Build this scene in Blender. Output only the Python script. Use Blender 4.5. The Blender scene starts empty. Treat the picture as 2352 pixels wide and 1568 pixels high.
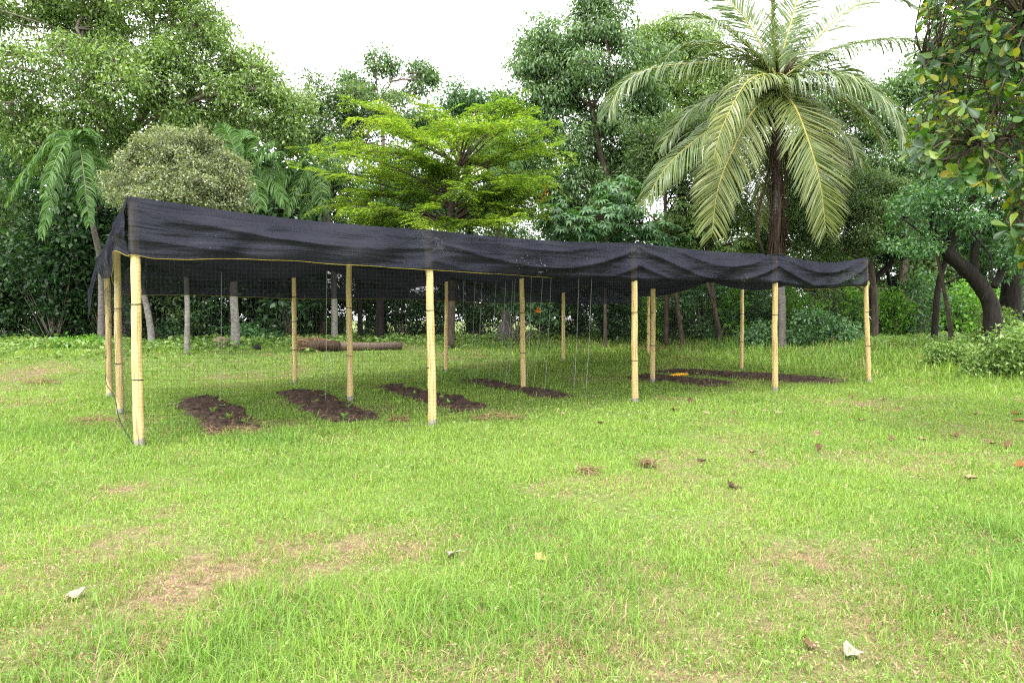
import bpy, math, numpy as np
R = math.radians
C = bpy.context.scene.collection
FPX, PITCH, CAMH = 1553.7, 0.0319, 1.45          # camera of the photograph (for a 2352 px wide frame)
FW = np.array([0, math.cos(PITCH), -math.sin(PITCH)]); UP = np.array([0, math.sin(PITCH), math.cos(PITCH)])
E1 = np.array([math.cos(.5763), math.sin(.5763), 0]); E2 = np.array([-math.sin(.5763), math.cos(.5763), 0])  # shelter axes
ZUP = np.array([0, 0, 1.0])

# ------------------------------------------------------------------ terrain and pixel-to-place helpers
_T = np.random.default_rng(5).random((256, 256))
def vn(x, y, s=1.0, o=0):                        # value noise 0..1
    x = np.asarray(x, float)*s+o*17.3+1000; y = np.asarray(y, float)*s+o*9.7+1000
    xi = np.floor(x).astype(int); yi = np.floor(y).astype(int); fx = x-xi; fy = y-yi
    fx = fx*fx*(3-2*fx); fy = fy*fy*(3-2*fy)
    a = _T[xi % 256, yi % 256]; b = _T[(xi+1) % 256, yi % 256]; c = _T[xi % 256, (yi+1) % 256]; d = _T[(xi+1) % 256, (yi+1) % 256]
    return (a*(1-fx)+b*fx)*(1-fy)+(c*(1-fx)+d*fx)*fy
def fbm(x, y, s=1.0, o=0): return .55*vn(x, y, s, o)+.3*vn(x, y, s*2.1, o+1)+.15*vn(x, y, s*4.3, o+2)
def bank(x, y):                                   # distance beyond the back or far end of the shelter
    d1 = (x+7.5)*E2[0]+(y-12.7)*E2[1]; d2 = (x-8.2)*E1[0]+(y-15.5)*E1[1]
    return np.maximum(d1, d2)
def ter(x, y):
    x = np.asarray(x, float); y = np.asarray(y, float)
    t = np.clip((bank(x, y)-.6)/6.5, 0, 1)
    return .62*t*t*(3-2*t)+.05*(vn(x, y, .5)-.5)*np.clip(bank(x, y)/2, 0, 1)
def ray(px, py): return FW+np.array([1, 0, 0])*(px-1176)/FPX+UP*(784-py)/FPX
def at(px, py, Y):
    d = ray(px, py); return np.array([0, 0, CAMH])+d*(Y/d[1])
def gp(px, py):
    d = ray(px, py); t = 1.5
    while t < 60:
        p = np.array([0, 0, CAMH])+d*t
        if p[2] <= ter(p[0], p[1]): return p
        t += .02
    return p
def gx(px, Y):                                    # ground point under a picture column at depth Y
    x = (px-1176)/FPX*Y; return np.array([x, Y, float(ter(x, Y))])
def ms(Y): return Y/FPX

# ------------------------------------------------------------------ mesh helpers
def mk(name, V, Fs, mat, parent=None, org=None, smooth=False, attr=None, link=True):
    V = np.asarray(V, np.float32).reshape(-1, 3)
    if not isinstance(Fs, list): Fs = [Fs]
    Fs = [np.asarray(f, np.int32) for f in Fs if len(f)]
    o0 = np.array(parent.location) if parent is not None else (np.array(org) if org is not None else np.zeros(3))
    if parent is not None and parent.parent is not None: o0 = o0+np.array(parent.parent.location)
    me = bpy.data.meshes.new(name)
    me.vertices.add(len(V)); me.vertices.foreach_set('co', (V-o0.astype(np.float32)).ravel())
    nl = sum(f.size for f in Fs); npol = sum(len(f) for f in Fs)
    me.loops.add(nl); me.loops.foreach_set('vertex_index', np.concatenate([f.ravel() for f in Fs]))
    tot = np.concatenate([np.full(len(f), f.shape[1], np.int32) for f in Fs])
    st = np.concatenate([[0], np.cumsum(tot)[:-1]]).astype(np.int32)
    me.polygons.add(npol); me.polygons.foreach_set('loop_start', st)
    if smooth: me.polygons.foreach_set('use_smooth', np.ones(npol, bool))
    me.update(calc_edges=True)
    if attr is not None:
        a = me.attributes.new('tint', 'FLOAT_COLOR', 'POINT')
        a.data.foreach_set('color', np.c_[attr, np.ones(len(attr))].astype(np.float32).ravel())
    me.materials.append(mat)
    o = bpy.data.objects.new(name, me)
    if link: C.objects.link(o)
    if parent is not None: o.parent = parent
    elif org is not None: o.location = org
    return o
def tag(o, label=None, cat=None, group=None, kind=None):
    for k, v in (('label', label), ('category', cat), ('group', group), ('kind', kind)):
        if v: o[k] = v
    return o
def thing(name, label, cat, loc, group=None):
    o = bpy.data.objects.new(name, None); C.objects.link(o); o.location = loc; o.empty_display_size = .2
    return tag(o, label, cat, group)
def copy_tree(o, loc, rz, sc, label, parent=None):
    c = o.copy(); C.objects.link(c); c.parent = parent
    if parent is None:
        c.location = loc; c.rotation_euler = (0, 0, rz); c.scale = sc
        c['label'] = label
    for ch in list(o.children): copy_tree(ch, None, 0, None, None, c)
    return c
class G:                                          # collects pieces of one mesh
    def __init__(s): s.V = []; s.Q = []; s.T = []; s.n = 0
    def add(s, V, Q=None, T=None):
        V = np.asarray(V, float).reshape(-1, 3)
        if Q is not None and len(Q): s.Q.append(np.asarray(Q)+s.n)
        if T is not None and len(T): s.T.append(np.asarray(T)+s.n)
        s.V.append(V); s.n += len(V); return s
    def mk(s, name, mat, parent=None, **k):
        return mk(name, np.concatenate(s.V), ([np.concatenate(s.Q)] if s.Q else [])+([np.concatenate(s.T)] if s.T else []), mat, parent, **k)
def nrm(v): return v/np.maximum(np.linalg.norm(v, axis=-1, keepdims=True), 1e-9)
def tube(P, r, n=8, cap=True, wob=0, rng=None):
    P = np.asarray(P, float); k = len(P); r = np.broadcast_to(np.asarray(r, float), (k,))
    t = nrm(np.gradient(P, axis=0)); a = np.array([1., 0, 0]) if abs(t[0][0]) < .8 else np.array([0, 1., 0])
    V = []
    for i in range(k):
        a = a-t[i]*(a@t[i]); a /= np.linalg.norm(a); b = np.cross(t[i], a)
        th = np.arange(n)*2*math.pi/n; rr = r[i]*(1+(wob*(rng.random(n)-.5) if wob else 0))
        V.append(P[i]+(np.cos(th)*rr)[:, None]*a+(np.sin(th)*rr)[:, None]*b)
    V = np.concatenate(V); i = np.arange(k-1)[:, None]*n; j = np.arange(n)[None]; j2 = (j+1) % n
    Q = np.stack([i+j, i+j2, i+n+j2, i+n+j], -1).reshape(-1, 4)
    if not cap: return V, Q, []
    V = np.concatenate([V, P[:1], P[-1:]]); m = k*n; j = np.arange(n)
    T = np.concatenate([np.stack([(j+1) % n, j, np.full(n, m)], -1), np.stack([m-n+j, m-n+(j+1) % n, np.full(n, m+1)], -1)])
    return V, Q, T
def sticks(A, B, r0, r1):                         # many 3-sided tapered rods at once
    A = np.asarray(A, float); B = np.asarray(B, float); N = len(A); t = nrm(B-A)
    h = np.where(np.abs(t[:, 2:]) > .9, [[1., 0, 0]], [[0, 0, 1.]]); a = nrm(np.cross(t, h)); b = np.cross(t, a)
    r0 = np.broadcast_to(r0, (N,)); r1 = np.broadcast_to(r1, (N,)); V = []
    for P, r in ((A, r0), (B, r1)):
        for k in range(3):
            th = k*2.0944; V.append(P+r[:, None]*(math.cos(th)*a+math.sin(th)*b))
    V = np.stack(V, 1).reshape(-1, 3); base = np.arange(N)[:, None, None]*6
    Q = base+np.array([[0, 1, 4, 3], [1, 2, 5, 4], [2, 0, 3, 5]])[None]
    return V, Q.reshape(-1, 4)
def spline(P, n):
    P = np.asarray(P, float); k = len(P); u = np.linspace(0, k-1, n); i = np.minimum(u.astype(int), k-2); f = (u-i)[:, None]
    Pe = np.concatenate([2*P[:1]-P[1:2], P, 2*P[-1:]-P[-2:-1]])
    a, b, c, d = Pe[i], Pe[i+1], Pe[i+2], Pe[i+3]
    return .5*((2*b)+(c-a)*f+(2*a-5*b+4*c-d)*f**2+(3*b-a-3*c+d)*f**3)

# ------------------------------------------------------------------ leaves
SH = {  # local outline: x along, y across, z up
 'kite': (np.array([[0, 0, 0], [.42, .5, .05], [1, 0, -.12], [.42, -.5, .05]]), np.array([[0, 1, 2, 3]])),
 'fold': (np.array([[0, 0, 0], [.4, .5, .1], [.45, 0, 0], [.4, -.5, .1], [1, 0, -.15]]), np.array([[0, 2, 1, 1], [0, 3, 2, 2], [2, 4, 1, 1], [2, 3, 4, 4]])),
 'strip': (np.array([[0, .25, 0], [0, -.25, 0], [.5, .5, .0], [.5, -.5, .0], [1, .06, -.22], [1, -.06, -.22]]), np.array([[0, 1, 3, 2], [2, 3, 5, 4]])),
}
ob = []                                           # broad obovate leaf with a midrib fold and a drooping tip
for x, w in ((0, .04), (.18, .12), (.4, .3), (.62, .46), (.8, .5), (.93, .34), (1, .06)):
    z = -.16*x*x
    ob += [[x, w, z+.09*w*2], [x, 0, z], [x, -w, z+.09*w*2]]
SH['broad'] = (np.array(ob), np.array([[3*i+a, 3*i+a+1, 3*i+a+4, 3*i+a+3] for i in range(6) for a in (0, 1)]))
def leaves(P, D, N, L, wid, shape):
    S, F = SH[shape]; D = nrm(D); N = nrm(N-D*np.sum(N*D, 1, keepdims=True)); Y = np.cross(N, D)
    L = np.broadcast_to(L, (len(P),))[:, None, None]; wid = np.broadcast_to(wid, (len(P),))[:, None, None]
    V = P[:, None]+L*(S[None, :, :1]*D[:, None]+wid*S[None, :, 1:2]*Y[:, None]+S[None, :, 2:]*N[:, None])
    Q = np.arange(len(P))[:, None, None]*len(S)+F[None]
    Q = Q.reshape(-1, 4)
    if shape == 'fold': return V.reshape(-1, 3), None, Q[:, :3]
    return V.reshape(-1, 3), Q, None
def rdir(rng, n): return nrm(rng.normal(size=(n, 3)))

# ------------------------------------------------------------------ materials
def newmat(name):
    m = bpy.data.materials.new(name); m.use_nodes = True; nt = m.node_tree; nt.nodes.clear()
    out = nt.nodes.new('ShaderNodeOutputMaterial')
    def nd(t, **kw):
        n = nt.nodes.new('ShaderNode'+t)
        for k, v in kw.items():
            if isinstance(v, bpy.types.NodeSocket): nt.links.new(v, n.inputs[k])
            elif k in n.inputs: n.inputs[k].default_value = v
            else: setattr(n, k, v)
        return n
    return m, nt, nd, out
def ramp(nd, fac, stops):
    n = nd('ValToRGB', Fac=fac); e = n.color_ramp.elements
    while len(e) < len(stops): e.new(.5)
    for el, (p, c) in zip(e, stops): el.position = p; el.color = (*c, 1)
    return n.outputs[0]
def leafmat(name, cols, trans=.35, rough=.5, spec=.35, nscale=.5, namp=.35):
    m, nt, nd, out = newmat(name)
    g = nd('NewGeometry'); k = len(cols)
    tc = nd('TexCoord'); no = nd('TexNoise', Vector=tc.outputs['Object'], Scale=nscale)
    no.inputs['Detail'].default_value = 2
    f = nd('Math', operation='MULTIPLY_ADD'); nt.links.new(no.outputs[0], f.inputs[0]); f.inputs[1].default_value = namp*2; f.inputs[2].default_value = -namp
    ad = nd('Math', operation='ADD'); nt.links.new(g.outputs['Random Per Island'], ad.inputs[0]); nt.links.new(f.outputs[0], ad.inputs[1])
    col = ramp(nd, ad.outputs[0], [(i/(k-1), c) for i, c in enumerate(cols)])
    p = nd('BsdfPrincipled', **{'Base Color': col, 'Roughness': rough, 'Specular IOR Level': spec})
    tcol = nd('MixRGB', blend_type='MULTIPLY', Fac=1.0, Color1=col, Color2=(1.5, 1.6, .55, 1))
    t = nd('BsdfTranslucent', Color=tcol.outputs[0])
    mx = nd('MixShader', Fac=trans); nt.links.new(p.outputs[0], mx.inputs[1]); nt.links.new(t.outputs[0], mx.inputs[2])
    nt.links.new(mx.outputs[0], out.inputs[0]); return m
def solid(name, c1, c2, scale=6, stretch=(1, 1, 1), rough=.8, bump=.3, spec=.2, detail=6):
    m, nt, nd, out = newmat(name); tc = nd('TexCoord'); mp = nd('Mapping', Vector=tc.outputs['Object']); mp.inputs['Scale'].default_value = stretch
    n = nd('TexNoise', Vector=mp.outputs[0], Scale=scale); n.inputs['Detail'].default_value = detail
    col = ramp(nd, n.outputs[0], [(.3, c1), (.7, c2)])
    b = nd('Bump', Height=n.outputs[0], Strength=bump, Distance=.03)
    p = nd('BsdfPrincipled', **{'Base Color': col, 'Roughness': rough, 'Specular IOR Level': spec, 'Normal': b.outputs[0]})
    nt.links.new(p.outputs[0], out.inputs[0]); return m
M = {}
M['bark'] = solid('bark_brown', (.03, .022, .016), (.10, .075, .055), 5, (3, 3, .6))
M['dark_bark'] = solid('bark_dark', (.005, .004, .0035), (.022, .017, .013), 5, (3, 3, .6))
M['pale_bark'] = solid('bark_pale', (.11, .10, .09), (.25, .23, .205), 5, (2, 2, 3), bump=.2)
M['palm_bark'] = solid('bark_palm', (.07, .06, .055), (.17, .15, .135), 5, (1.5, 1.5, 7), bump=.5)
M['fibre'] = solid('palm_fibre', (.02, .013, .01), (.10, .062, .04), 9, (3, 3, .5))
M['twig'] = solid('twig_grey', (.09, .075, .065), (.24, .20, .17), 5)
M['light_left'] = leafmat('leaf_light_green', [(.07, .115, .035), (.125, .20, .055), (.19, .295, .085), (.29, .40, .13)], .33, .4, .5, 1.0, .3)
M['tall'] = leafmat('leaf_mid_green', [(.045, .09, .035), (.075, .145, .05), (.12, .215, .075), (.20, .30, .12)], .3, .38, .5, 1.0, .3)
M['feather'] = leafmat('leaf_yellow_green', [(.055, .12, .025), (.11, .205, .035), (.21, .32, .045), (.38, .45, .075)], .4, .6, .2, .55, .5)
M['olive'] = leafmat('leaf_olive_brown', [(.065, .095, .04), (.135, .18, .085), (.23, .265, .14), (.33, .325, .19)], .22, .5, .35, 1.6, .25)
M['mixed'] = leafmat('leaf_mixed_green', [(.04, .08, .025), (.07, .13, .04), (.11, .18, .06), (.17, .22, .09)], .3, .45, .45)
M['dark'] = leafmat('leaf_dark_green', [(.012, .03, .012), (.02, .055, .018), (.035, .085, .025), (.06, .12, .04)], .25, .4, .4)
M['compound'] = leafmat('leaf_deep_green', [(.03, .08, .03), (.05, .13, .045), (.085, .18, .06), (.12, .23, .09)], .3, .4, .45)
M['fresh'] = leafmat('leaf_fresh_green', [(.06, .15, .02), (.10, .24, .03), (.15, .32, .04), (.22, .40, .07)], .38, .5, .3)
M['shrub'] = leafmat('leaf_shrub_green', [(.06, .12, .025), (.11, .20, .045), (.18, .28, .07), (.28, .36, .13)], .32, .45, .4)
M['almond'] = leafmat('leaf_almond', [(.012, .034, .01), (.018, .052, .012), (.024, .068, .012), (.03, .08, .013), (.04, .10, .014), (.055, .125, .015), (.085, .16, .016), (.15, .21, .02), (.26, .21, .022)], .38, .42, .4, 1.2, .15)
M['palm'] = leafmat('leaf_palm_green', [(.035, .09, .018), (.065, .145, .03), (.13, .22, .06)], .3, .5, .3)
M['coco'] = leafmat('leaf_coconut', [(.065, .11, .027), (.10, .15, .04), (.165, .215, .07)], .2, .35, .5)
M['coco_yellow'] = leafmat('leaf_coconut_yellowing', [(.08, .12, .028), (.13, .17, .04), (.22, .235, .06)], .2, .35, .5)
M['coco_dead'] = leafmat('leaf_coconut_dead', [(.18, .15, .12), (.28, .25, .21), (.40, .37, .32)], .2, .6, .2)
M['rachis'] = solid('rachis_yellow', (.26, .25, .06), (.42, .36, .10), 8)
M['stalk'] = solid('stalk_green', (.06, .11, .03), (.11, .17, .05), 8)
M['flower'] = leafmat('flower_orange', [(.55, .12, .01), (.75, .22, .02)], .3, .5)
M['soil'] = solid('soil_dark', (.022, .016, .013), (.10, .066, .05), 9, bump=1., rough=1, spec=.05)
M['straw'] = leafmat('straw_brown', [(.12, .07, .04), (.22, .14, .08), (.34, .25, .15)], .15, .8, .1)
M['log'] = solid('log_bark', (.06, .042, .033), (.18, .13, .10), 6, (6, 1, 6))
M['rock'] = solid('rock_reddish', (.16, .10, .075), (.36, .27, .21), 5, bump=.8)
M['tie'] = solid('tie_black', (.008, .008, .009), (.02, .02, .02), 5)
M['cord'] = solid('cord_yellow', (.20, .155, .02), (.32, .26, .04), 20)
M['string'] = solid('string_white', (.30, .30, .29), (.42, .42, .40), 10)
M['rod'] = solid('plastic_orange', (.7, .33, .01), (.8, .42, .02), 10, rough=.4)
M['fence'] = solid('fence_green', (.01, .12, .07), (.02, .18, .11), 10, rough=.5)
M['net'] = solid('net_black', (.006, .006, .007), (.012, .012, .013), 10, rough=.5)

def postmat():
    m, nt, nd, out = newmat('post_yellow_paint'); tc = nd('TexCoord')
    mp = nd('Mapping', Vector=tc.outputs['Object']); mp.inputs['Scale'].default_value = (14, 14, .9)
    n = nd('TexNoise', Vector=mp.outputs[0], Scale=3.0); n.inputs['Detail'].default_value = 8
    n2 = nd('TexNoise', Vector=tc.outputs['Object'], Scale=3.5); n2.inputs['Detail'].default_value = 6
    col = ramp(nd, n.outputs[0], [(.28, (.30, .19, .07)), (.42, (.47, .34, .13)), (.55, (.56, .425, .18)), (.75, (.66, .53, .27))])
    sx = nd('SeparateXYZ', Vector=tc.outputs['Object'])
    # weathered foot: paint gone below about 15 cm
    a = nd('Math', operation='MULTIPLY_ADD'); nt.links.new(n2.outputs[0], a.inputs[0]); a.inputs[1].default_value = .55; a.inputs[2].default_value = -.17
    c = nd('Math', operation='LESS_THAN'); nt.links.new(sx.outputs[2], c.inputs[0]); nt.links.new(a.outputs[0], c.inputs[1])
    mx = nd('MixRGB', Fac=c.outputs[0], Color1=col, Color2=(.27, .25, .22, 1))
    # brown stains low on the shaft
    st = nd('MapRange'); nt.links.new(n.outputs[0], st.inputs[0]); st.inputs[1].default_value = .55; st.inputs[2].default_value = .72
    zr = nd('MapRange'); nt.links.new(sx.outputs[2], zr.inputs[0]); zr.inputs[1].default_value = .75; zr.inputs[2].default_value = .2
    mu = nd('Math', operation='MULTIPLY'); nt.links.new(st.outputs[0], mu.inputs[0]); nt.links.new(zr.outputs[0], mu.inputs[1])
    mx2 = nd('MixRGB', Fac=mu.outputs[0], Color1=mx.outputs[0], Color2=(.17, .09, .045, 1))
    b = nd('Bump', Height=n.outputs[0], Strength=.35, Distance=.01)
    p = nd('BsdfPrincipled', **{'Base Color': mx2.outputs[0], 'Roughness': .55, 'Normal': b.outputs[0]})
    nt.links.new(p.outputs[0], out.inputs[0]); return m
M['post'] = postmat()
def clothmat():
    m, nt, nd, out = newmat('shade_cloth_weave'); tc = nd('TexCoord')
    uv = nd('Attribute'); uv.attribute_name = 'tint'          # metres along and down the cloth
    w1 = nd('TexWave', Vector=uv.outputs['Vector'], Scale=26.0); w1.bands_direction = 'X'
    w2 = nd('TexWave', Vector=uv.outputs['Vector'], Scale=30.0); w2.bands_direction = 'Y'
    n = nd('TexNoise', Vector=tc.outputs['Object'], Scale=1.6); n.inputs['Detail'].default_value = 4
    s = nd('Math', operation='ADD'); nt.links.new(w1.outputs[1], s.inputs[0]); nt.links.new(w2.outputs[1], s.inputs[1])
    s2 = nd('Math', operation='MULTIPLY_ADD'); nt.links.new(s.outputs[0], s2.inputs[0]); s2.inputs[1].default_value = .17; nt.links.new(n.outputs[0], s2.inputs[2])
    col = ramp(nd, s2.outputs[0], [(.3, (.004, .004, .0065)), (.55, (.008, .008, .0118)), (.8, (.018, .018, .024))])
    # pale droppings and dust specks
    v = nd('TexNoise', Vector=tc.outputs['Object'], Scale=26.0); v.inputs['Detail'].default_value = 3
    v2 = nd('TexNoise', Vector=tc.outputs['Object'], Scale=1.1)
    vv = nd('Math', operation='MULTIPLY'); nt.links.new(v.outputs[0], vv.inputs[0]); nt.links.new(v2.outputs[0], vv.inputs[1])
    sp = nd('MapRange'); nt.links.new(vv.outputs[0], sp.inputs[0]); sp.inputs[1].default_value = .445; sp.inputs[2].default_value = .475
    cm = nd('MixRGB', Fac=sp.outputs[0], Color1=col, Color2=(.12, .12, .135, 1))
    b = nd('Bump', Height=s2.outputs[0], Strength=.2, Distance=.006)
    mpc = nd('Mapping', Vector=uv.outputs['Vector']); mpc.inputs['Rotation'].default_value = (0, 0, R(-14)); mpc.inputs['Scale'].default_value = (.55, 5.5, 1)
    cn = nd('TexNoise', Vector=mpc.outputs[0], Scale=1.5); cn.inputs['Detail'].default_value = 3; cn.inputs['Distortion'].default_value = .6
    b2 = nd('Bump', Height=cn.outputs[0], Strength=.42, Distance=.07, Normal=b.outputs[0]); b = b2
    df = nd('BsdfDiffuse', Color=cm.outputs[0], Normal=b.outputs[0]); gl = nd('BsdfGlossy', Color=(.76, .79, 1, 1), Roughness=.36, Normal=b.outputs[0])
    p = nd('MixShader', Fac=.017); nt.links.new(df.outputs[0], p.inputs[1]); nt.links.new(gl.outputs[0], p.inputs[2])
    t = nd('BsdfTransparent')
    sz = nd('SeparateXYZ', Vector=uv.outputs['Vector'])          # same cloth, roof set less see-through than the edges to deepen its underside shade
    tm = nd('Math', operation='MULTIPLY_ADD'); nt.links.new(sz.outputs[2], tm.inputs[0]); tm.inputs[1].default_value = -.02; tm.inputs[2].default_value = .135
    mx = nd('MixShader', Fac=tm.outputs[0]); nt.links.new(p.outputs[0], mx.inputs[1]); nt.links.new(t.outputs[0], mx.inputs[2])
    nt.links.new(mx.outputs[0], out.inputs[0]); return m
M['cloth'] = clothmat()
def tintmat(name, trans, rough, spec=.25):
    m, nt, nd, out = newmat(name); a = nd('Attribute'); a.attribute_name = 'tint'
    p = nd('BsdfPrincipled', **{'Base Color': a.outputs[0], 'Roughness': rough, 'Specular IOR Level': spec})
    tcol = nd('MixRGB', blend_type='MULTIPLY', Fac=1.0, Color1=a.outputs[0], Color2=(1.35, 1.4, .6, 1))
    t = nd('BsdfTranslucent', Color=tcol.outputs[0])
    mx = nd('MixShader', Fac=trans); nt.links.new(p.outputs[0], mx.inputs[1]); nt.links.new(t.outputs[0], mx.inputs[2])
    nt.links.new(mx.outputs[0], out.inputs[0]); return m
M['grass'] = tintmat('grass_blades', .35, .5)
def groundmat():
    m, nt, nd, out = newmat('ground_turf'); tc = nd('TexCoord')
    n1 = nd('TexNoise', Vector=tc.outputs['Object'], Scale=.55); n1.inputs['Detail'].default_value = 5
    n2 = nd('TexNoise', Vector=tc.outputs['Object'], Scale=14.0); n2.inputs['Detail'].default_value = 8
    n3 = nd('TexNoise', Vector=tc.outputs['Object'], Scale=70.0); n3.inputs['Detail'].default_value = 4
    a = ramp(nd, n2.outputs[0], [(.35, (.10, .065, .04)), (.65, (.24, .165, .105))])
    g = ramp(nd, n3.outputs[0], [(.3, (.06, .09, .025)), (.7, (.17, .22, .06))])
    at_ = nd('Attribute'); at_.attribute_name = 'tint'
    k = nd('MapRange'); nt.links.new(at_.outputs['Fac'], k.inputs[0]); k.inputs[1].default_value = .85; k.inputs[2].default_value = .1
    mx = nd('MixRGB', Fac=k.outputs[0], Color1=a, Color2=g)
    b = nd('Bump', Height=n3.outputs[0], Strength=.6, Distance=.03)
    p = nd('BsdfPrincipled', **{'Base Color': mx.outputs[0], 'Roughness': .9, 'Specular IOR Level': .1, 'Normal': b.outputs[0]})
    nt.links.new(p.outputs[0], out.inputs[0]); return m
M['ground'] = groundmat()
DRY = [(200, 1262, .6), (60, 1300, .55), (420, 1290, .35), (1890, 1385, .5), (1850, 1320, .4), (1540, 1430, .5), (1480, 1350, .35), (720, 1275, .6), (1560, 1530, .45), (2000, 1500, .35), (1830, 1500, .4), (2250, 1490, .35), (1750, 1345, .35), (950, 1250, .4), (330, 1210, .5), (1050, 1560, .35), (500, 1320, .4), (1300, 1540, .3),
       (2000, 930, .8), (2260, 990, .9), (1700, 1010, .5), (300, 1130, .4), (1500, 800, 1.2), (1600, 850, .9), (100, 850, .8)]
DRYW = [(gp(a, b), c) for a, b, c in DRY]
def field(lst, x, y):
    r = np.zeros(np.shape(x))
    for p, s in lst: r = np.maximum(r, np.exp(-((x-p[0])**2+(y-p[1])**2*.8)/(s*s)))
    return r
def dryness(x, y):
    return np.clip(field(DRYW, x, y)*(.08+.85*vn(x, y, 5.5, 5)+.6*(vn(x, y, 14, 9)-.4))+np.clip((fbm(x, y, .8, 12)-.56)*3, 0, .5)*(.3+vn(x, y, 9, 3)), 0, 1)

# ------------------------------------------------------------------ ground
gxs = np.concatenate([[-600, -300, -150, -80, -50], np.linspace(-34, 34, 455), [50, 80, 150, 300, 600]])
gys = np.concatenate([[-300, -100, -40, -15], np.linspace(-6, 46, 347), [60, 90, 150, 300, 700]])
X, Y = np.meshgrid(gxs, gys, indexing='ij')
V = np.stack([X, Y, ter(X, Y)], -1).reshape(-1, 3); ny = len(gys)
i = np.arange(len(gxs)-1)[:, None]*ny; j = np.arange(ny-1)[None]
tag(mk('ground', V, np.stack([i+j, i+ny+j, i+ny+j+1, i+j+1], -1).reshape(-1, 4), M['ground'], smooth=True, attr=np.repeat(dryness(X, Y).reshape(-1, 1), 3, 1)), kind='structure')

# ------------------------------------------------------------------ soil beds
BEDS = [((405, 917), (500, 908), (612, 985), (475, 1004)), ((622, 902), (715, 895), (875, 962), (765, 976)),
        ((846, 888), (908, 884), (1132, 938), (1050, 948)), ((1040, 877), (1092, 872), (1345, 912), (1270, 920)),
        ((1430, 868), (1478, 861), (1690, 880), (1640, 892)), ((1475, 855), (1540, 848), (1995, 875), (1905, 884))]
BEDW = []
blab = ['short wide bed of dark soil behind the first bay of netting', 'dark soil bed with a reddish brown front end between the second bay posts',
        'narrow dark soil bed passing behind the second front post', 'thin weedy soil bed under the row of white hanging strings',
        'low dark soil bed with the orange plastic strip at its far edge', 'longest thin soil bed reaching the last front post']
for bi, q in enumerate(BEDS):
    A, B, D_, E_ = [gp(*p) for p in q]; BEDW.append((A, B, D_, E_)); rng = np.random.default_rng(40+bi)
    ns, nt_ = 40, 90; s, t = np.meshgrid(np.linspace(0, 1, ns), np.linspace(0, 1, nt_), indexing='ij')
    P = (A*(1-s)[..., None]+B*s[..., None])*(1-t)[..., None]+(E_*(1-s)[..., None]+D_*s[..., None])*t[..., None]
    wob = .22*(fbm(P[..., 0], P[..., 1], 2.6, bi)-.5)
    P[..., 0] += wob*2; P[..., 1] += wob*1.5
    prof = (1-(2*s-1)**4)*(1-(2*t-1)**8)
    P[..., 2] = ter(P[..., 0], P[..., 1])-.012+prof*(.02+.025+.06*fbm(P[..., 0], P[..., 1], 5, bi)+.07*(vn(P[..., 0], P[..., 1], 17, bi)-.35))
    i = np.arange(ns-1)[:, None]*nt_; j = np.arange(nt_-1)[None]
    root = thing('soil_bed', blab[bi], 'garden bed', (A+D_)/2)
    mk('soil', P.reshape(-1, 3), np.stack([i+j, i+nt_+j, i+nt_+j+1, i+j+1], -1).reshape(-1, 4), M['soil'], root, smooth=False)
    n = 500 if bi < 3 else 260                     # dry straw mixed into the surface
    ss, tt = rng.random(n), rng.random(n)**(.6 if bi < 2 else 1)
    p = (A*(1-ss)[:, None]+B*ss[:, None])*(1-tt)[:, None]+(E_*(1-ss)[:, None]+D_*ss[:, None])*tt[:, None]
    p[:, 2] = ter(p[:, 0], p[:, 1])+.025+.04*rng.random(n); d = rdir(rng, n)*[1, 1, .25]
    v, qd, tr = leaves(p, d, np.tile(ZUP, (n, 1))+.3*rng.normal(size=(n, 3)), rng.uniform(.04, .13, n), .12, 'strip')
    mk('straw_litter', v, qd, M['straw'], root)['kind'] = 'stuff'
def inbed(x, y, grow=0.0, beds=slice(0, 6)):
    r = np.zeros(np.shape(x), bool)
    for q in BEDW[beds]:
        c = np.mean(q, 0); k = np.ones(np.shape(x), bool)
        for a in range(4):
            p, p2 = q[a], q[(a+1) % 4]; e = p2-p; L = math.hypot(e[0], e[1])
            k &= ((x-p[0])*e[1]-(y-p[1])*e[0])/L*np.sign((c[0]-p[0])*e[1]-(c[1]-p[1])*e[0]) > -grow
        r |= k
    return r

# ------------------------------------------------------------------ shelter
PB = [[(320, 1025), (993, 978), (1459, 925), (1781, 898), (1996, 879)],
      [(276, 951), (804, 920), (1202, 897), (1499, 877), (1703, 851)],
      [(252, 912), (678, 881), (1025, 857), (1294, 840), (1489, 828)]]
PT = [(307, 457), (983, 532), (1457, 560), (1778, 585), (1988, 593)]
def flat(px, py):
    d = ray(px, py); return np.array([0, 0, CAMH])+d*(-CAMH/d[2])
base = np.array([[flat(*p) for p in row] for row in PB])
base[..., 2] = ter(base[..., 0], base[..., 1])
tops = base.copy(); tops[..., 2] = 2.76
for k in range(5): tops[0, k] = at(*PT[k], base[0, k, 1])
tops[1:, :, :2] += .012*np.random.default_rng(8).normal(size=(2, 5, 2))
sh = thing('shade_shelter', 'long open shelter of yellow posts under black shade cloth on the lawn', 'shelter', base[0, 0])
rng = np.random.default_rng(3)
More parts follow.
